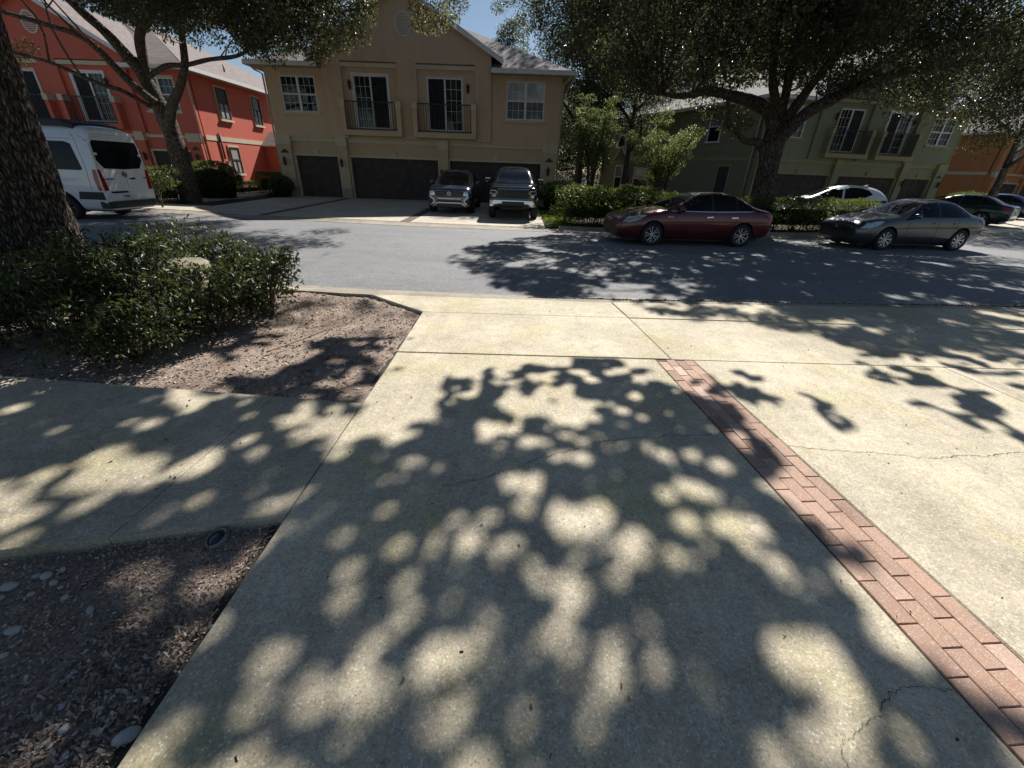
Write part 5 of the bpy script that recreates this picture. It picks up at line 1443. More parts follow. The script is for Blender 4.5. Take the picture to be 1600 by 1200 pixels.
# ================================================================== VEGETATION
SA, SB = SUN.x / SUN.z, SUN.y / SUN.z
_h = np.random.default_rng(5).random((64, 64))
def vnoise(x, y, s):
    x, y = np.asarray(x) * s + 500, np.asarray(y) * s + 500
    i, j = np.floor(x).astype(int), np.floor(y).astype(int); u, w = x - i, y - j
    u, w = u * u * (3 - 2 * u), w * w * (3 - 2 * w)
    g = lambda a, b: _h[a % 64, b % 64]
    return (g(i, j) * (1 - u) + g(i + 1, j) * u) * (1 - w) + (g(i, j + 1) * (1 - u) + g(i + 1, j + 1) * u) * w
def ground_shade(gx, gy):
    """wanted shade density (0..1) of the ground plan, nan outside it; edges frayed by noise"""
    d = np.full(len(gx), np.nan)
    for (x0, y0, c, rows) in (SM_FAR, SM_NEAR):
        A = np.array([[int(ch) for ch in r] for r in rows], float) / 9.
        q = .26
        jx = gx + (vnoise(gx, gy, 6.5) - .5) * q * 2; jy = gy + (vnoise(gx + 31, gy + 7, 6.5) - .5) * q * 2
        i = np.floor((jx - x0) / c).astype(int); j = np.floor((jy - y0) / c).astype(int)
        ins = (i >= 0) & (j >= 0) & (i < A.shape[1]) & (j < A.shape[0]) & ~((gx < -5.2) & (gy > 5.6))
        d = np.where(ins, A[np.clip(j, 0, A.shape[0] - 1), np.clip(i, 0, A.shape[1] - 1)], d)
    return d
_hr = np.random.default_rng(77).random((4, 97, 97))
def pinholes(gx, gy, cell, prob, r0, r1):
    """True where a small gap between leaves lets the sun through"""
    out = np.zeros(len(gx), bool)
    i0, j0 = np.floor(gx / cell).astype(int), np.floor(gy / cell).astype(int)
    for di in (-1, 0, 1):
        for dj in (-1, 0, 1):
            i, j = (i0 + di), (j0 + dj); a, b = i % 97, j % 97
            cx, cy_ = (i + _hr[0, a, b]) * cell, (j + _hr[1, a, b]) * cell
            out |= (_hr[2, a, b] < prob) & ((gx - cx) ** 2 + (gy - cy_) ** 2 < (r0 + (r1 - r0) * _hr[3, a, b] ** 1.6) ** 2)
    return out
def ground_of(C): return C[:, 0] - SA * (C[:, 2] - .1), C[:, 1] - SB * (C[:, 2] - .1)
def open_to_sun(gx, gy):
    d = ground_shade(gx, gy)
    nz = .55 * vnoise(gx, gy, 2.4) + .45 * vnoise(gx + 9, gy, 6.)
    keep = np.where(np.isnan(d), True, np.where(d > .85, True, np.where(d < .13, False, nz < .20 + .60 * np.nan_to_num(d))))
    return keep & ~(pinholes(gx, gy, .21, .40, .02, .085) & ~np.isnan(d))
def canopy_gaps(C):
    """thin a crown where its dappled shade opens up; shade close to the camera comes from the added shade foliage only"""
    gx, gy = ground_of(C)
    near = (gx > -4.4) & (gx < 6.) & (gy > .2) & (gy < 4.5)
    return open_to_sun(gx, gy) & ~near

def ellipsoid_pts(n, c, r, shell=.45, zmin=None):
    out = []
    c, r = np.array(c), np.array(r)
    while sum(len(o) for o in out) < n:
        d = RNG.normal(size=(n * 2, 3)); d /= np.linalg.norm(d, axis=1)[:, None]
        p = c + d * r * (RNG.random((n * 2, 1)) ** shell)
        if zmin is not None: p = p[zmin(p)]
        out.append(p)
    return np.concatenate(out)[:n]
def clump_leaves(centres, rad, per, size, flat=.6):
    n = len(centres)
    rad = np.broadcast_to(np.asarray(rad, float), (n,))
    k = np.maximum(8, (per * (rad / rad.mean()) ** 2).astype(int))
    idx = np.repeat(np.arange(n), k)
    d = RNG.normal(size=(len(idx), 3)); d /= np.linalg.norm(d, axis=1)[:, None]
    q = d * (RNG.random((len(idx), 1)) ** .5) * rad[idx][:, None]
    q[:, 2] *= flat
    return np.asarray(centres)[idx] + q, size * (.7 + .6 * RNG.random(len(idx))), d
def limbs_to_pts(limbs):
    P = []
    for pts, r in limbs:
        sp = smooth_path(pts, 5)
        for i, p in enumerate(sp): P.append((*p, r[0] + (r[1] - r[0]) * i / (len(sp) - 1)))
    return np.array(P)
def wood(name, root, limbs, mat, seg=10, jitter=.03, smooth=True):
    mb = MB()
    for pts, r in limbs:
        sp = smooth_path(pts, 6); n = len(sp)
        rr = [r[0] + (r[1] - r[0]) * i / (n - 1) for i in range(n)]
        sp = [p + Vector((noise.noise(p * .9), noise.noise(p * .9 + Vector((7, 3, 1))), 0)) * jitter * (1 if 0 < i else 0) for i, p in enumerate(sp)]
        rr = [q * (1 + .14 * noise.noise(p * 1.7)) for p, q in zip(sp, rr)]
        mb.tube(sp, rr, seg)
    return mb.build(name, mat, root, smooth)
def twigs(name, root, centres, skel, mat, r0=.028, maxd=5., extra=2):
    mb = MB()
    for c in centres:
        d = np.linalg.norm(skel[:, :3] - c, axis=1) + np.maximum(0, skel[:, 2] - c[2]) * 1.5
        i = int(np.argmin(d))
        if d[i] > maxd: continue
        a = Vector(skel[i, :3]); b = Vector(c)
        L = (b - a).length
        m = a.lerp(b, .5) + Vector((random.uniform(-1, 1), random.uniform(-1, 1), random.uniform(0, 1))) * L * .14
        r = min(r0 * (.5 + L * .35), skel[i, 3] * .8)
        mb.tube(smooth_path([a, m, b], 3), [r, r * .85, r * .7, r * .6, r * .5, r * .35, r * .22], 5, False)
        for _ in range(extra):
            e = b + Vector((random.uniform(-.8, .8), random.uniform(-.8, .8), random.uniform(-.4, .5)))
            mb.tube([m.lerp(b, .5), b.lerp(e, .5) + Vector((0, 0, .06)), e], [r * .4, r * .25, .004], 4, False)
    return mb.build(name, mat, root, True, kind='stuff')
def tab_z(tab): return lambda X: np.interp(X, [a for a, b in tab], [b for a, b in tab])

# ---------------------------------------------------------------- big oak in front of the green house
oak = empty('oak_tree', (9.8, 18.5, 0), 'big spreading oak with a dark trunk behind the hedge, before the green house', 'tree', 'street oaks')
y = 18.5
L3 = [([(9.85, y, -.05), (9.80, y, .8), (9.79, y, 1.6), (9.74, y, 2.6), (9.68, y, 3.5)], (.42, .37)),
      ([(9.7, y, 3.2), (9.35, y, 4.0), (8.63, y, 4.38), (7.64, y - .1, 4.55), (6.68, y - .4, 4.62), (6.0, y - .7, 4.45), (5.3, y - 1, 4.35), (4.2, y - 1.6, 4.4)], (.27, .05)),
      ([(9.70, y, 2.5), (9.2, y - .15, 3.0), (8.9, y - .2, 3.12), (8.5, y - .25, 3.15), (8.07, y - .3, 3.42), (7.7, y - .3, 3.65), (7.45, y - .4, 4.4)], (.17, .07)),
      ([(9.65, y, 3.6), (9.5, y, 4.2), (9.08, y, 5.0), (8.75, y - .2, 5.7), (8.6, y - .3, 6.6), (8.4, y - .2, 7.6), (8.2, y + .2, 9.0)], (.19, .06)),
      ([(9.7, y, 3.6), (9.65, y, 4.8), (9.65, y + .2, 5.6), (9.75, y + .5, 6.3), (9.97, y + .8, 7.1), (10.2, y + 1.2, 8.6), (10.4, y + 1.4, 10.4)], (.18, .05)),
      ([(9.7, y - .1, 3.5), (10.05, y - .4, 4.5), (10.4, y - .5, 5.2), (10.8, y - .8, 5.95), (11.5, y - 1.0, 6.8), (12.3, y - .8, 8.0)], (.20, .05)),
      ([(9.7, y - .2, 3.1), (10.1, y - .8, 3.95), (10.8, y - 1, 4.42), (11.75, y - 1, 4.88), (12.7, y - 1, 5.2), (13.9, y - 1.1, 5.42), (15.1, y - 1.2, 5.55), (16.4, y - 1.4, 5.8)], (.24, .06)),
      ([(13.4, y - 1.05, 5.35), (14.3, y - 1.3, 5.9), (15.1, y - 1.6, 6.5), (16.1, y - 2.0, 7.1)], (.10, .03)),
      ([(14., y - 1.1, 5.42), (13.9, y - 1.3, 6.0), (13.8, y - 1.6, 6.9)], (.07, .03)),
      ([(9.8, y + .2, 3.8), (10.8, y + 2.2, 5.8), (11.6, y + 3.8, 7.6)], (.16, .05))]
tr = wood('trunk', oak, L3, 'bark', 12)
rf_ = MB()
for k in range(7):
    a = k * .9 + .3
    rf_.tube([(9.83, y, .55), (9.83 + .42 * math.cos(a), y + .42 * math.sin(a), .16), (9.83 + .95 * math.cos(a), y + .95 * math.sin(a), -.06)], [.16, .15, .05], 8)
rf_.build('root_flare', 'bark', oak, True)
U3 = tab_z([(-1, 6.6), (.2, 6.0), (.95, 5.2), (1.9, 4.85), (3.4, 4.3), (4.4, 3.9), (5.7, 4.3), (6.7, 3.75), (7.6, 4.6), (8.6, 4.75), (9.7, 4.8), (10.4, 4.7), (11.2, 4.5), (12.3, 4.55), (13.5, 4.6), (14.7, 4.45), (15.7, 4.6), (18.5, 4.2)])
okz = lambda p: p[:, 2] > 1.85 + (U3(p[:, 0] * 18 / np.maximum(p[:, 1], 12)) - 1.85) * np.maximum(p[:, 1], 12) / 18 + .25
c3 = ellipsoid_pts(1000, (9.2, 17.4, 8.0), (9.6, 8.0, 4.8), .5, okz)
sk3 = limbs_to_pts(L3)
twigs('branches', oak, c3[canopy_gaps(c3)][::2], sk3, 'bark', maxd=4.)
C, s, d = clump_leaves(c3, RNG.uniform(.5, 1.0, len(c3)), 250, .135)
k = canopy_gaps(C) & okz(C - np.array([0, 0, -.15]))
leaf_mesh('crown', C[k], s[k], 'leaf_oak', oak, D=d[k])
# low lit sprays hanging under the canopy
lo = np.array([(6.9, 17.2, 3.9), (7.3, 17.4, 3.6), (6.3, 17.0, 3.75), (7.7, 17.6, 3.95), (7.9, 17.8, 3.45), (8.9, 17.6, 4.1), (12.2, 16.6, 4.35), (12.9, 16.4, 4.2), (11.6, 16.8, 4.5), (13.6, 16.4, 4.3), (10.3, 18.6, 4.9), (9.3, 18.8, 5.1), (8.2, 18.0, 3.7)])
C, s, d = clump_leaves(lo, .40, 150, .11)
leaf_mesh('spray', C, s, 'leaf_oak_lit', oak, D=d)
# ---------------------------------------------------------------- oak before the red house
oak2 = empty('oak_tree', (-15.4, 21, 0), 'leaning forked oak standing in clipped bushes before the red house', 'tree', 'street oaks')
y = 21.
L2 = [([(-15.45, y, -.05), (-15.42, y, .8), (-15.4, y, 1.6), (-15.39, y, 2.4), (-15.46, y, 3.2), (-15.6, y, 3.95)], (.44, .33)),
      ([(-15.55, y, 3.7), (-15.86, y - .1, 4.95), (-16.18, y - .2, 5.5), (-16.77, y - .3, 6.3), (-17.5, y - .5, 7.1), (-18.3, y - .8, 8.2)], (.30, .10)),
      ([(-15.75, y, 4.8), (-15.57, y - .1, 5.9), (-15.0, y - .4, 6.45), (-13.76, y - .9, 7.15), (-12.9, y - 1.2, 7.8), (-11.2, y - 1.8, 8.8), (-9.6, y - 2.6, 9.3)], (.20, .06)),
      ([(-15.35, y - .1, 3.1), (-14.8, y - .3, 3.9), (-14.2, y - .5, 4.4), (-13.7, y - .5, 5.25), (-13.45, y - .5, 6.45), (-13.1, y - .6, 7.25), (-12.6, y - 1, 8.6)], (.20, .07)),
      ([(-15.5, y - .2, 4.85), (-14.5, y - .5, 5.15), (-13.66, y - .5, 5.22), (-12.6, y - .6, 5.4), (-11.4, y - .8, 5.5), (-10.7, y - 1.0, 5.7), (-9.5, y - 1.6, 6.1), (-7.5, y - 2.4, 6.4), (-5.6, y - 3, 6.5)], (.10, .03)),
      ([(-15.5, y - .3, 3.9), (-15.95, y - .8, 4.55), (-16.55, y - 1, 5.45), (-17.2, y - 1, 5.95), (-18.6, y - 1.1, 6.3), (-19.8, y - 1.2, 6.55)], (.17, .06)),
      ([(-15.6, y - .5, 3.75), (-16.1, y - 1.2, 4.2), (-16.5, y - 1.6, 4.32), (-17.3, y - 1.9, 4.7), (-18.0, y - 2, 4.95), (-19.2, y - 2, 5.2)], (.09, .05)),
      ([(-13.4, y - .6, 6.6), (-12.2, y - 1.4, 7.0), (-10.6, y - 2.2, 7.2), (-8.6, y - 3, 7.3), (-6.4, y - 3.4, 7.4), (-4., y - 3.6, 7.4)], (.10, .03))]
wood('trunk', oak2, L2, 'bark_pale', 12)
U2 = tab_z([(-24, 7.4), (-17, 6.9), (-14.9, 6.2), (-13.6, 5.8), (-12.6, 5.6), (-11.5, 5.65), (-10.3, 5.8), (-9.7, 5.1), (-8.8, 4.95), (-7.8, 5.2), (-7.2, 5.0), (-6.6, 5.2), (-5.7, 5.7), (-5.1, 6.0), (-4.85, 7.3), (-4.1, 7.3), (-3.85, 6.35), (-3.5, 6.0), (-2.9, 5.95), (-2.2, 6.2), (-1.7, 6.9), (-1, 8.)])
ok2 = lambda p: p[:, 2] > 1.85 + (U2(p[:, 0] * 18 / np.maximum(p[:, 1], 12)) - 1.85) * np.maximum(p[:, 1], 12) / 18 + .2
c2 = ellipsoid_pts(720, (-11.6, 18.8, 7.8), (10., 5.5, 3.6), .6, ok2)
twigs('branches', oak2, c2[::2], limbs_to_pts(L2), 'bark_pale', maxd=4.)
C, s, d = clump_leaves(c2, RNG.uniform(.5, .95, len(c2)), 210, .13)
k = ok2(C + np.array([0, 0, .1])); gx = C[:, 0] - SA * C[:, 2]; gy = C[:, 1] - SB * C[:, 2]
k &= canopy_gaps(C) | ((RNG.random(len(C)) < .30) & (vnoise(gx, gy, 1.2) < .5))
leaf_mesh('crown', C[k], s[k], 'leaf_oak', oak2, D=d[k])
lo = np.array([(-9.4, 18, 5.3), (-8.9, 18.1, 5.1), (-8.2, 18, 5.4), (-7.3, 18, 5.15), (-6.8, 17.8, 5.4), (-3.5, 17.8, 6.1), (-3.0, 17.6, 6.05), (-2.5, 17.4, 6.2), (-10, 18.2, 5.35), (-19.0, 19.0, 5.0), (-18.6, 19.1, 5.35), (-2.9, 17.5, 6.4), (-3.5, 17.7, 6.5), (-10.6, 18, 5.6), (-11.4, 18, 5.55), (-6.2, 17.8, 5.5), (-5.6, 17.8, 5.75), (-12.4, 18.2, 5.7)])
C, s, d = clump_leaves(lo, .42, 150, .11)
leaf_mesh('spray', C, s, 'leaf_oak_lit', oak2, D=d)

# ---------------------------------------------------------------- near oak, left edge: bark-textured trunk, crown overhead
oak1 = empty('oak_tree', (-5.95, 5.3, 0), 'thick furrowed oak trunk at the left edge behind the shrubs', 'tree', 'street oaks')
v, f = [], []
na, nh = 200, 260
for j in range(nh + 1):
    z = -.05 + (j / nh) * 5.2
    fl = .30 * math.exp(-max(0, z) / .38) + .06 * math.exp(-max(0, z) / 1.4)
    cx, cyy = -6.33 + .13 * z - .010 * z * z, 5.35 + .02 * z
    for i in range(na):
        a = 2 * math.pi * i / na
        rb = .47 - .012 * z + fl * (1 + .35 * math.sin(a * 5 + .6))
        q = Vector((math.cos(a) * 2.4, math.sin(a) * 2.4, z * .9))
        w = Vector((noise.noise(q * 1.3), noise.noise(q * 1.3 + Vector((5, 1, 2))), 0))
        dd = noise.voronoi(Vector((math.cos(a) * 4.6 + w.x * .35, math.sin(a) * 4.6 + w.y * .35, z * 1.7 + w.x * .3)))[0]
        e_ = min(1., (dd[1] - dd[0]) * 2.6)
        r = rb + .05 * (e_ ** .6 - .6) + .03 * noise.noise(q * .5) + .012 * noise.noise(q * 5) + .007 * noise.noise(q * 14)
        v.append((cx + r * math.cos(a), cyy + r * math.sin(a), z))
for j in range(nh):
    for i in range(na):
        i2 = (i + 1) % na; f.append((j * na + i, j * na + i2, (j + 1) * na + i2, (j + 1) * na + i))
mesh_obj('trunk', v, f, 'bark_near', oak1, smooth=True, recalc=False)
L1 = [([(-5.6, 5.45, 4.6), (-5.2, 5.9, 6.0), (-4.2, 7.0, 7.2), (-2.8, 8.4, 8.2), (-1.2, 9.6, 8.8), (.4, 10.6, 9.0)], (.34, .06)),
      ([(-5.6, 5.45, 4.7), (-5.4, 6.4, 6.4), (-5.2, 8.2, 7.6), (-4.8, 10.2, 8.4), (-4.2, 12.0, 9.0)], (.30, .06)),
      ([(-5.7, 5.4, 4.7), (-6.8, 5.8, 6.3), (-8.2, 6.8, 7.4), (-9.6, 8.0, 8.2)], (.30, .06)),
      ([(-5.7, 5.3, 4.7), (-5.8, 4.0, 6.4), (-5.4, 2.4, 7.6), (-4.8, .8, 8.4)], (.28, .06)),
      ([(-4.2, 7.0, 7.2), (-2.6, 8.0, 7.9), (-.6, 9.2, 8.4), (1.2, 10.4, 8.6), (2.8, 11.4, 8.6)], (.16, .04))]  # last limb added to carry the unseen shade foliage
wood('limbs', oak1, L1, 'bark', 12)
ok1 = lambda p: p[:, 2] > 2.3 + .32 * np.maximum(p[:, 1], 8)
c1 = ellipsoid_pts(420, (-3.6, 8.0, 7.9), (6.2, 6.4, 2.4), .5, ok1)
twigs('branches', oak1, c1[canopy_gaps(c1)][::2], limbs_to_pts(L1), 'bark', maxd=4.)
C, s, d = clump_leaves(c1, RNG.uniform(.55, .95, len(c1)), 300, .095)
k = canopy_gaps(C) & ok1(C)
leaf_mesh('crown', C[k], s[k], 'leaf_oak', oak1, D=d[k])

# unseen foliage shaped for its shade: each leaf set sunward of the mapped driveway shadow
n = 300000
gx, gy = RNG.uniform(-4.4, 6., n), RNG.uniform(-.6, 4.5, n)
zz = 6.9 + 1.3 * vnoise(gx, gy, .9) + RNG.normal(0, .2, n) - 1.9 * np.clip((gy - 1.2) / 2.2, 0, 1)
C = np.stack([gx + SA * (zz - .1), gy + SB * (zz - .1), zz], 1)
d = RNG.normal(size=(n, 3)); d[:, 2] *= .6; d /= np.linalg.norm(d, axis=1)[:, None]
s = .062 * RNG.uniform(.7, 1.25, n)
gd_ = ground_shade(gx, gy)
k = open_to_sun(gx, gy) & ~np.isnan(np.where(gy < .4, .9, gd_))
k &= vnoise(gx + 50, gy, 1.1) > .06
C, d, s = C[k], d[k], s[k]
leaf_mesh('shade_foliage', C - d * s[:, None] * .5, s, 'leaf_oak', oak1, D=d, exact=True, up=.9, aspect=.68)
cc = C[RNG.integers(0, len(C), 120)] - np.array([0, 0, .05])
twigs('fine_twigs', oak1, cc, limbs_to_pts(L1), 'bark', .02, 3.5, 1)

# ---------------------------------------------------------------- other trees
def tree(name, label, loc, h, crown, n, per, size, mat, leafmat, seed, r0=.25, lean=(0, 0), zmin=None, group='trees beyond the houses', flat=.75, gaps=False):
    random.seed(seed)
    root = empty(name, (*loc, 0), label, 'tree', group)
    (cx, cy_, cz), (rx, ry, rz_) = crown
    top = (loc[0] + lean[0], loc[1] + lean[1], h * .82)
    mid = (loc[0] + lean[0] * .4, loc[1] + lean[1] * .4, h * .4)
    LL = [([(*loc, -.05), (loc[0], loc[1], h * .15), mid, top], (r0, r0 * .2))]
    for k_ in range(7):
        a = k_ * 2.4 + seed; b = h * (.25 + .07 * k_)
        LL.append(([(loc[0] + lean[0] * .3, loc[1] + lean[1] * .3, b), (loc[0] + rx * .35 * math.cos(a), loc[1] + ry * .35 * math.sin(a), b + h * .1), (cx + rx * .7 * math.cos(a), cy_ + ry * .7 * math.sin(a), b + h * .2)], (r0 * .4, r0 * .08)))
    wood('trunk', root, LL, mat, 8)
    c = ellipsoid_pts(n, (cx, cy_, cz), (rx, ry, rz_), .5, zmin)
    twigs('branches', root, c[::4], limbs_to_pts(LL), mat, maxd=6., extra=1)
    C, s_, d_ = clump_leaves(c, RNG.uniform(.7, 1.25, n) * min(1.2, rx / 3.4), per, size, flat)
    if gaps: kk = canopy_gaps(C); C, s_, d_ = C[kk], s_[kk], d_[kk]
    leaf_mesh('crown', C, s_, leafmat, root, D=d_)
tree('oak_tree', 'tall dark oak rising behind the right end of the brown house', (5.2, 41), 20, ((5.0, 41, 12), (5.2, 4.5, 8.5)), 260, 190, .2, 'bark', 'leaf_oak_far', 3, .4)
tree('oak_tree', 'lighter green oak between the brown house and the green house, beyond the crape myrtle', (8.2, 36), 13, ((7.0, 35.5, 9.2), (4.2, 3.6, 5.2)), 200, 190, .17, 'bark', 'leaf_oak_far', 5, .3)
tree('pine_tree', 'slender tree tips showing in the blue sky above the brown roof', (-1.5, 52), 16.6, ((-1.5, 52, 12.8), (2.2, 2.2, 4.0)), 46, 130, .2, 'bark', 'leaf_oak_far', 9, .25)
tree('oak_tree', 'dense oak behind the green house roof', (20, 56), 19, ((20, 54, 12), (9, 5, 7)), 240, 190, .26, 'bark', 'leaf_oak_far', 13, .4)
tree('oak_tree', 'tall oak behind the green house towards the orange house', (38, 60), 20, ((36, 58, 13), (9, 5, 8)), 240, 190, .28, 'bark', 'leaf_oak_far', 15, .4)
tree('oak_tree', 'oak hanging over the right edge before the orange house', (28.4, 27.6), 11, ((24.9, 25.0, 7.2), (5.6, 4.0, 3.6)), 240, 190, .15, 'bark', 'leaf_oak', 17, .28, (-1.5, -1), lambda p: p[:, 2] > 3.5 + .16 * np.maximum(0, 25 - p[:, 0]), 'street oaks')
tree('oak_tree', 'leafy low tree filling the gap beyond the crape myrtles', (6.2, 49), 9, ((6.2, 49, 4.6), (6.5, 3.5, 4.8)), 190, 200, .2, 'bark', 'leaf_oak_far', 31, .25)
tree('oak_tree', 'leafy tree low behind the gap between the green and orange houses', (46, 72), 10, ((46, 72, 5), (10, 4, 5.5)), 170, 190, .32, 'bark', 'leaf_oak_far', 33, .25)
tree('oak_tree', 'oak beyond the street at the far left behind the red house', (-42, 50), 14, ((-42, 50, 9), (5, 5, 5)), 120, 160, .26, 'bark', 'leaf_oak_far', 21, .35)

# far tree line closing the street ends
n = 26000
ang = np.concatenate([RNG.uniform(R(28), R(66), n // 2), RNG.uniform(R(128), R(160), n // 2)])
rad = RNG.uniform(95, 112, n); hz = 13 * vnoise(ang * 60, rad * .05, .45) + 5
C = np.stack([rad * np.cos(ang), rad * np.sin(ang), RNG.random(n) ** .8 * hz], 1)
leaf_mesh('far_trees', C, RNG.uniform(.7, 1.3, n), 'leaf_oak_far', None, aspect=.7, label='far line of trees closing the ends of the street', cat='trees')

def myrtle(label, x, y_, top, spread, seed, nst=7):
    random.seed(seed)
    root = empty('crape_myrtle', (x, y_, 0), label, 'tree', 'crape myrtles between the houses')
    LL, cs = [], []
    for k_ in range(nst):
        a = k_ * 2.4 + seed; r = spread * random.uniform(.45, 1.0)
        e = (x + r * math.cos(a), y_ + r * math.sin(a), top * random.uniform(.75, 1.0))
        m = (x + r * .3 * math.cos(a), y_ + r * .3 * math.sin(a), top * .45)
        LL.append(([(x + .1 * math.cos(a), y_ + .1 * math.sin(a), -.02), m, e], (.06, .012)))
        for t in np.linspace(.38, 1.0, 9):
            q = Vector(m).lerp(Vector(e), max(0, (t - .4) / .6)) if t > .4 else Vector(m)
            cs.append(tuple(q + Vector((random.gauss(0, .28), random.gauss(0, .28), random.gauss(0, .2)))))
    wood('stems', root, LL, 'bark_pale', 7)
    C, s_, d_ = clump_leaves(np.array(cs), .32, 120, .09)
    leaf_mesh('crown', C, s_, 'leaf_myrtle', root, D=d_)
myrtle('bright green crape myrtle beside the right end of the brown house', 3.75, 24.2, 5.3, 1.15, 2, 11)
myrtle('crape myrtle with many bare stems before the green house wall', 7.3, 23.6, 4.5, 1.6, 4, 11)

def hedge(name, label, path, width, height, n, leafmat, size=.075, rough=.08, group='clipped hedges', core=True, cat='hedge'):
    """clipped hedge: leafy shell over a dark twiggy core"""
    P = [Vector((*p, 0)) for p in path]
    root = empty(name, tuple(P[0].lerp(P[-1], .5)), label, cat, group)
    segs = [(P[i], P[i + 1], (P[i + 1] - P[i]).length) for i in range(len(P) - 1)]; T = sum(s_[2] for s_ in segs)
    t = RNG.random(n) * T; o = RNG.random(n); side_ = RNG.random(n)
    per = 2 * height + width
    C = np.empty((n, 3)); D = np.empty((n, 3))
    acc = 0.
    for a, b, L in segs:
        mk = (t >= acc) & (t < acc + L + 1e-6)
        u = (t[mk] - acc) / L
        d = (b - a).normalized(); nr = Vector((-d.y, d.x, 0))
        w = side_[mk] * per
        lat = np.where(w < height, -width / 2, np.where(w < height + width, w - height - width / 2, width / 2))
        z = np.where(w < height, w, np.where(w < height + width, height, per - w))
        zz = z / height
        lat = lat * (1 - .10 * zz ** 4)
        bumpy = rough * (noise_arr(u * L + acc, z + lat * .5) - .3)
        nl = np.where(w < height, -1., np.where(w < height + width, 0., 1.)); nzv = np.where((w >= height) & (w < height + width), 1., .15)
        dep = RNG.random(mk.sum()) ** 2 * .16
        px = a.x + (b.x - a.x) * u + nr.x * (lat + nl * (bumpy - dep)); py = a.y + (b.y - a.y) * u + nr.y * (lat + nl * (bumpy - dep))
        C[mk] = np.stack([px, py, np.maximum(.02, z + nzv * (bumpy - dep))], 1)
        D[mk] = np.stack([nr.x * nl, nr.y * nl, nzv], 1)
        acc += L
    # ends
    m = n // 10; C2, D2 = [], []
    for e, sg in ((0, -1), (-1, 1)):
        q = P[e]; d = (segs[e][1] - segs[e][0]).normalized(); nr = Vector((-d.y, d.x, 0))
        la = RNG.uniform(-width / 2, width / 2, m); z = RNG.random(m) * height; bl_ = rough * RNG.normal(size=m) * .6
        C2.append(np.stack([q.x + nr.x * la + d.x * sg * bl_, q.y + nr.y * la + d.y * sg * bl_, z], 1)); D2.append(np.tile((d.x * sg, d.y * sg, .2), (m, 1)))
    C = np.concatenate([C] + C2); D = np.concatenate([D] + D2)
    leaf_mesh('foliage', C, size * RNG.uniform(.7, 1.3, len(C)), leafmat, root, D=D, up=.1)
    mb = MB()
    for a, b, L in segs:
        d = (b - a).normalized(); nr = Vector((-d.y, d.x, 0)) * (width / 2 - .16)
        k_ = max(3, int(L / .28))
        for i in range(k_ * 3):
            p = a.lerp(b, random.random()) + nr * random.uniform(-1, 1)
            mb.tube([(p.x, p.y, 0), (p.x + random.uniform(-.12, .12), p.y + random.uniform(-.12, .12), height * .5), (p.x + random.uniform(-.3, .3), p.y + random.uniform(-.25, .25), height * .9)], [.016, .012, .005], 4, False)
    mb.build('stems', 'twig_brown', root)
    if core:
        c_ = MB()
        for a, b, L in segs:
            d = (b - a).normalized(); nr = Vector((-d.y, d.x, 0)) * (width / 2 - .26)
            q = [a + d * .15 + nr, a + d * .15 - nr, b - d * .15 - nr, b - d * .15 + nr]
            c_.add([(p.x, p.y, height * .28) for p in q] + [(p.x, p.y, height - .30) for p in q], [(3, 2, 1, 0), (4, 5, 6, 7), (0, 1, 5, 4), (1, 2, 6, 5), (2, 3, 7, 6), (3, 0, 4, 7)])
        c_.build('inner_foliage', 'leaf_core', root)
def noise_arr(a, b): return vnoise(a, b, 2.2) * .7 + vnoise(a + 3, b, 6.) * .3
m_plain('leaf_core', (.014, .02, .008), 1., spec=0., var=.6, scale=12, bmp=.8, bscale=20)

hedge('hedge', 'clipped hedge block left of the red sedan, along the kerb', [(1.75, 17.2), (5.2, 17.0)], 1.35, 1.32, 10000, 'leaf_hedge', .085, .34, core=True)
hedge('hedge', 'clipped hedge behind and between the red and grey sedans', [(5.35, 17.05), (9.2, 17.3), (14.2, 18.4)], 1.2, 1.15, 17000, 'leaf_hedge', .085, .30)
hedge('hedge', 'low dark hedge before the green house entrance', [(3.4, 27.5), (8.8, 27.2)], 1.2, .95, 5000, 'leaf_hedge', .09)
hedge('hedge', 'low clipped hedge beside the oak trunk before the red house', [(-18.2, 20.6), (-15.5, 20.2)], 1.0, .85, 5200, 'leaf_hedge', .075, .16)
hedge('hedge', 'low sunlit hedge along the red house walkway', [(-16.6, 24.4), (-16.4, 28.5)], .8, .72, 4600, 'leaf_hedge', .07)
hedge('hedge', 'square clipped hedge at the left corner of the brown house', [(-15.6, 27.6), (-13.9, 27.2)], 1.1, 1.25, 4600, 'leaf_hedge', .075)
hedge('hedge', 'dark bushes along the foot of the green house front', [(16.9, 30.0), (18.2, 30.4)], .8, .7, 2000, 'leaf_hedge', .08)
hedge('hedge', 'bushes before the orange house behind the dark green sedan', [(29., 31.), (34., 33.2)], 1.3, 1.2, 5000, 'leaf_hedge', .1, .2)

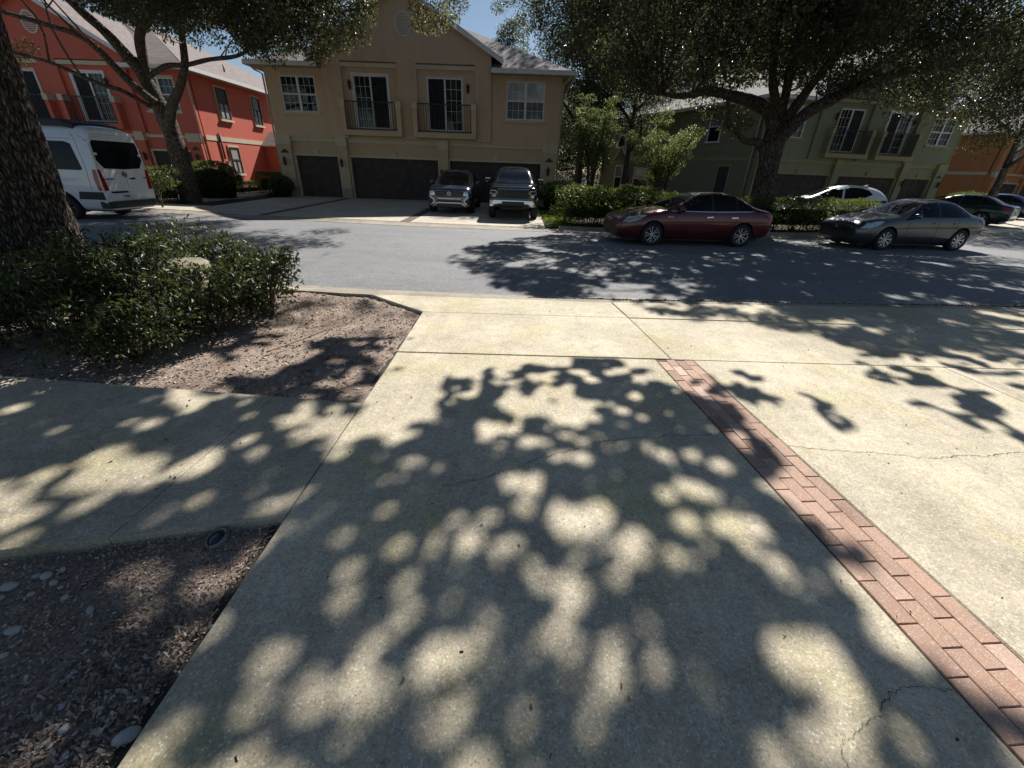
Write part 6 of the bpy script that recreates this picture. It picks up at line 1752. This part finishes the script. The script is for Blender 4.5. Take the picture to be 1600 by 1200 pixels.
def round_bush(name, label, c, r, n, leafmat, size, group=None, cat='shrub'):
    root = empty(name, (c[0], c[1], 0), label, cat, group)
    d = RNG.normal(size=(n, 3)); d[:, 2] = np.abs(d[:, 2]) - .25; d /= np.linalg.norm(d, axis=1)[:, None]
    lump = 1 + .14 * (vnoise(d[:, 0] * 2 + c[0], d[:, 1] * 2 + d[:, 2], 1.6) - .4)
    p = np.array([c[0], c[1], r[2] * .5]) + d * np.array([r[0], r[1], r[2] * .5 + .02]) * (lump * (1 - .16 * RNG.random(n) ** 2))[:, None]
    p[:, 2] = np.maximum(p[:, 2], .03)
    leaf_mesh('foliage', p, size * RNG.uniform(.7, 1.3, n), leafmat, root, D=d, up=.1)
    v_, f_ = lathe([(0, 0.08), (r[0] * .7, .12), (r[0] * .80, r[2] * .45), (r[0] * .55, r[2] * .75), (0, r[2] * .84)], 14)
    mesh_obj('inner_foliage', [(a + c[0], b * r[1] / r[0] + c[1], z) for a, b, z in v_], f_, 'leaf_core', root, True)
    mb = MB()
    for k_ in range(6): mb.tube([(c[0], c[1], 0), (c[0] + random.uniform(-.5, .5) * r[0], c[1] + random.uniform(-.5, .5) * r[1], r[2] * .6)], [.03, .012], 5)
    mb.build('stems', 'twig_brown', root)
round_bush('shrub', 'rounded bright green bush right of the pickup', (2.05, 23.0), (1.0, .9, 1.45), 4200, 'leaf_bright', .085, 'rounded bushes')
round_bush('shrub', 'rounded sunlit bush right of the forked oak before the red house', (-15.75, 23.4), (1.25, 1.1, 1.75), 6000, 'leaf_hedge', .085, 'rounded bushes')
round_bush('shrub', 'dark rounded bush at the left pier of the brown house', (-13.25, 25.2), (.62, .6, 1.2), 2600, 'leaf_hedge', .08, 'rounded bushes')
round_bush('shrub', 'round bush before the orange house at the right edge', (33.6, 34.2), (1.6, 1.4, 1.5), 3000, 'leaf_hedge', .1, 'rounded bushes')
# small leafy shrub right behind the van
def sapling(label, x, y_, h, r):
    root = empty('young_shrub', (x, y_, 0), label, 'shrub')
    LL = []; cs = []
    for k_ in range(8):
        a = k_ * 2.4; e = (x + r * random.uniform(.4, .9) * math.cos(a), y_ + r * random.uniform(.4, .9) * math.sin(a), h * random.uniform(.6, .95))
        LL.append(([(x, y_, -.02), (x + .05 * math.cos(a), y_ + .05 * math.sin(a), h * .3), e], (.035, .01)))
        cs += [e, tuple(Vector(e).lerp(Vector((x, y_, h * .5)), .45))]
    wood('stems', root, LL, 'bark_pale', 6)
    C, s_, d_ = clump_leaves(np.array(cs), .33, 130, .085)
    leaf_mesh('foliage', C, s_, 'leaf_hedge', root, D=d_)
sapling('small leafy shrub on a thin stem just right of the white van', -14.5, 18.0, 1.6, .75)

# ---- near azalea shrubs in the mulch bed
AZ = [(-3.22, 5.15, .58, .74, 'open airy shrub at the right end of the near shrub bed, by the gutter'), (-3.45, 4.5, .55, .68, 'low shrub at the front right of the near shrub bed'),
      (-3.85, 5.75, .62, .80, 'shrub at the back of the near bed beside the tan utility pedestal'), (-4.05, 4.35, .62, .98, 'shrub standing directly before the tan utility pedestal'),
      (-4.75, 5.75, .6, 1.0, 'shrub between the thick oak trunk and the utility pedestal'), (-4.75, 4.75, .66, .98, 'shrub just right of the thick oak trunk with bright young leaves'),
      (-4.55, 3.95, .62, .85, 'shaded shrub nearest the walkway in the near bed'), (-5.45, 4.35, .70, .85, 'dark shrub at the foot of the thick oak trunk, left edge'),
      (-3.75, 3.75, .45, .55, 'small low shrub spilling towards the walkway edge'), (-5.5, 3.7, .6, .75, 'dark low shrub at the left edge by the walkway')]
for (x, y_, r, h, lab) in AZ:
    root = empty('azalea_shrub', (x, y_, .07), lab, 'shrub', 'near shrub bed')
    LL, cs = [], []
    for k_ in range(16):
        a = random.uniform(0, 2 * math.pi); q = r * random.uniform(.25, 1.05); hz = h * (1.0 - .40 * (q / r) ** 2) * random.uniform(.6, 1.1)
        e = (x + q * math.cos(a), y_ + q * math.sin(a), .07 + hz)
        m_ = (x + q * .45 * math.cos(a), y_ + q * .45 * math.sin(a), .07 + hz * .5)
        LL.append(([(x + .06 * math.cos(a), y_ + .06 * math.sin(a), .04), m_, e], (.012, .004)))
        for j in range(3):
            b = Vector(e) + Vector((random.gauss(0, .12), random.gauss(0, .12), random.gauss(-.04, .06)))
            LL.append(([m_, tuple(Vector(m_).lerp(b, .6) + Vector((0, 0, .03))), tuple(b)], (.006, .003))); cs.append(tuple(b))
        cs.append(e); cs.append((x + q * .95 * math.cos(a + .3), y_ + q * .95 * math.sin(a + .3), .07 + hz * random.uniform(.3, .7)))
    wood('stems', root, LL, 'twig_brown', 5, .01)
    C, s_, d_ = clump_leaves(np.array(cs), .135, 25, .064, .7)
    leaf_mesh('foliage', C, s_, 'leaf_azalea', root, D=d_, aspect=.42, up=.5)

# ---- lawn patch by the pickup
n = 5200
gx, gy = RNG.uniform(1.08, 1.9, n), RNG.uniform(17.2, 22.2, n)
mesh_obj('lawn_patch', [(1.03, 15.9, .089), (2.4, 15.9, .089), (2.4, 22.6, .1), (1.03, 22.6, .1)], [(0, 1, 2, 3)], 'turf', kind='structure')
go = leaf_mesh('grass', np.stack([gx, gy, np.full(n, .09)], 1), RNG.uniform(.06, .11, n), 'grass_blades', None, D=np.tile((0, 0, 1.2), (n, 1)), aspect=.16, up=0, label='short sunlit grass between the pickup and the hedge', cat='grass')

# ================================================================== SMALL THINGS NEAR THE CAMERA
# utility pedestal in the shrubs
ped = empty('utility_pedestal', (-4.15, 5.1, .07), 'tan round utility pedestal with a flat lid among the near shrubs', 'utility box')
vv, ff = lathe([(0, .05), (.30, .05), (.29, .12), (.245, .16), (.235, .60), (.25, .63), (0, .63)], 28)
mesh_obj('housing', [(a - 4.15, b + 5.1, z) for a, b, z in vv], ff, 'pedestal_tan', ped, False)
vv, ff = lathe([(0, .631), (.31, .631), (.325, .655), (.32, .70), (.27, .735), (.12, .75), (0, .752)], 28)
mesh_obj('lid', [(a - 4.15, b + 5.1, z) for a, b, z in vv], ff, 'pedestal_tan', ped, False)
# in-ground well light
wl_ = empty('well_light', (-1.52, 1.52, .07), 'round in-ground landscape light with a metal rim at the walkway corner', 'garden light')
tilt = Matrix.Rotation(R(12), 3, 'X') @ Matrix.Rotation(R(-10), 3, 'Y')
def tl(p): q = tilt @ Vector(p); return (q.x - 1.52, q.y + 1.52, q.z + .085)
vv, ff = lathe([(.044, -.04), (.056, -.04), (.060, .0), (.057, .010), (.052, .014), (.046, .011), (.044, .0)], 28); mesh_obj('rim', [tl(p) for p in vv], ff, 'metal_ring', wl_)
vv, ff = lathe([(0, .012), (.03, .010), (.047, .003), (.047, -.03), (0, -.03)], 24); mesh_obj('lens', [tl(p) for p in vv], ff, 'lens_dark', wl_, True)
sc_ = MB()
for k_ in range(3):
    a = k_ * 2.1 + .4; q = tl((.053 * math.cos(a), .053 * math.sin(a), .013)); vv, ff = lathe([(0, .003), (.004, .002), (.004, -.003), (0, -.003)], 8); sc_.add([(x + q[0], y2 + q[1], z + q[2]) for x, y2, z in vv], ff)
sc_.build('screws', 'steel_dark', wl_)

# pebbles
def pebble(x, y_, s_, label, cat='stone', group='loose stones in the near bed', flat=.6, el=1.25, rot=None):
    s_ *= .60; flat = min(.9, flat * 1.25)
    bm = bmesh.new(); bmesh.ops.create_icosphere(bm, subdivisions=3, radius=1)
    o_ = Vector((random.uniform(0, 50),) * 3)
    for v_ in bm.verts:
        k_ = 1 + .16 * noise.noise(v_.co * 1.1 + o_) + .05 * noise.noise(v_.co * 3 + o_)
        v_.co = Vector((v_.co.x * el, v_.co.y, v_.co.z * flat)) * k_ * s_
    for f_ in bm.faces: f_.smooth = True
    me = bpy.data.meshes.new('pebble'); bm.to_mesh(me); bm.free(); me.materials.append(MATS['pebble'])
    o = bpy.data.objects.new('pebble', me); o.location = (x, y_, bedz(x, y_) + s_ * flat * .55); o.rotation_euler = (random.uniform(-.2, .2), random.uniform(-.2, .2), rot if rot is not None else random.uniform(0, 3))
    link(o, None, label, cat, group)
pebble(-2.16, 1.27, .035, 'round pale pebble, the largest of the pebbles at the left edge', flat=.85, el=1.0)
pebble(-2.27, 1.21, .038, 'oval white pebble at the left frame edge under the walkway', el=1.5, rot=.3)
pebble(-2.04, 1.015, .034, 'oval grey-white pebble alone near the left frame edge', el=1.4, rot=.2)
pebble(-1.445, .756, .018, 'small white pebble in the middle of the lower bed', flat=.8, el=1.1)
pebble(-1.59, .763, .018, 'small flat pale pebble left of the white pebble in the lower bed', el=1.4)
pebble(-1.512, .691, .026, 'chalky white stone near the bottom of the lower bed', flat=.7)
pebble(-1.285, .68, .042, 'long grey-white rock beside the driveway edge at the bottom', el=1.7, flat=.5, rot=.5)
pebble(-1.82, 1.12, .026, 'whitish flat chip of stone in the centre of the lower bed', el=1.6, flat=.35)
for i, (a, b, s_) in enumerate([(-2.13, 1.31, .024), (-2.21, 1.27, .022), (-2.10, 1.24, .026), (-2.26, 1.15, .03), (-2.22, 1.09, .026), (-2.05, 1.22, .018), (-2.14, 1.18, .02), (-1.98, 1.17, .024), (-2.3, 1.04, .024), (-1.26, 1.07, .018), (-1.55, .93, .014), (-1.66, .86, .016), (-1.40, .69, .02), (-1.44, .62, .022), (-1.56, .62, .02), (-1.72, .98, .013), (-1.98, .92, .022), (-1.38, .80, .016)]):
    pebble(a, b, s_, 'small greyish pebble half sunk in the mulch of the lower bed', flat=.6)
# twigs standing in the bed
for i, pts in enumerate(([(-1.62, .985, .08), (-1.60, .98, .14), (-1.55, .95, .12)], [(-1.60, .975, .07), (-1.615, .985, .135)], [(-1.475, .985, .07), (-1.485, .99, .145)], [(-1.285, 1.04, .09), (-1.25, 1.08, .115), (-1.235, 1.11, .13)])):
    mb = MB().tube(smooth_path(pts, 4), .0035, 5); mb.build('twig', 'wood_dead', None, True, label='thin dead twig sticking up from the lower mulch bed', cat='twig', group='twigs in the lower bed')
mb = MB().tube(smooth_path([(-2.55, 3.9, .10), (-2.32, 4.25, .12), (-2.22, 4.6, .115), (-2.25, 4.85, .10)], 5), .006, 5); mb.build('twig', 'wood_dead', None, True, label='long curved pale stick lying on the upper mulch bed', cat='twig')

# mulch chips and litter
def chips(name, X, Y, Z, size, mat, label, cat, flat=.25, lift=.006):
    n = len(X); a = RNG.uniform(0, 6.28, n); L = size * RNG.uniform(.5, 1.6, n); W = L * RNG.uniform(.25, .7, n)
    tx = RNG.normal(0, flat, n); ty = RNG.normal(0, flat, n)
    ca, sa = np.cos(a), np.sin(a)
    V = np.empty((n, 4, 3))
    for i, (u, w) in enumerate(((-1, -.7), (1, -1), (.8, 1), (-.9, .8))):
        dx, dy = u * L / 2 * ca - w * W / 2 * sa, u * L / 2 * sa + w * W / 2 * ca
        V[:, i, 0] = X + dx; V[:, i, 1] = Y + dy; V[:, i, 2] = Z + lift + dx * tx + dy * ty + np.abs(RNG.normal(0, size * .06, n))
    me = bpy.data.meshes.new(name); me.vertices.add(4 * n); me.vertices.foreach_set('co', V.reshape(-1))
    me.loops.add(4 * n); me.loops.foreach_set('vertex_index', np.arange(4 * n, dtype=np.int32)); me.polygons.add(n); me.polygons.foreach_set('loop_start', (np.arange(n) * 4).astype(np.int32)); me.update(calc_edges=True)
    me.materials.append(MATS[mat])
    return link(bpy.data.objects.new(name, me), None, label, cat, None, 'stuff')
X, Y = RNG.uniform(-7.5, -1.3, 13000), RNG.uniform(2.9, 6.2, 13000)
k = Y > np.array([WT(x) for x in X]) + .01
X, Y = X[k], Y[k]
chips('mulch_chips', X, Y, np.array([bedz(a, b) for a, b in zip(X, Y)]), .024, 'mulch_chips', 'bark chips and dry leaves on the upper mulch bed', 'mulch', .35)
X, Y = RNG.uniform(-3.2, -1.26, 17000), RNG.uniform(.4, 1.66, 17000)
k = Y < np.array([WB(x) for x in X]) - .01
X, Y = X[k], Y[k]
chips('mulch_chips', X, Y, np.array([bedz(a, b) for a, b in zip(X, Y)]), .0105, 'mulch_chips', 'fine mulch and wood chips on the lower bed', 'mulch', .4)
X = np.concatenate([RNG.uniform(-3.4, -1.5, 1200), RNG.uniform(-1.7, -1.27, 1500)]); Y = np.concatenate([RNG.uniform(.2, .85, 1200), RNG.uniform(.45, 1.1, 1500)])
chips('mulch_chips', X, Y, np.array([bedz(a, b) for a, b in zip(X, Y)]), .016, 'mulch_chips', 'coarser leaf litter at the bottom corner of the lower bed', 'mulch', .6, .01)
X = RNG.uniform(.2, 10, 5000); Y = np.array([Ya(a) for a in X]) + np.abs(RNG.normal(.0, .05, 5000)) + .20
chips('gutter_litter', X, Y, np.full(len(X), .02), .028, 'leaf_litter', 'dark line of fallen leaves along the near gutter', 'leaf litter', .7, .012)
X = RNG.uniform(-1.2, 7, 420); Y = RNG.uniform(.6, 6.1, 420)
chips('driveway_specks', X, Y, np.full(len(X), .121), .012, 'leaf_litter', 'scattered tiny leaf bits on the driveway', 'leaf litter', .5, .003)
X = RNG.uniform(-3, -1.3, 40); Y = RNG.uniform(1.8, 2.9, 40)
chips('walkway_specks', X, Y, np.full(len(X), .121), .014, 'leaf_litter', 'few leaf bits on the walkway', 'leaf litter', .5, .003)
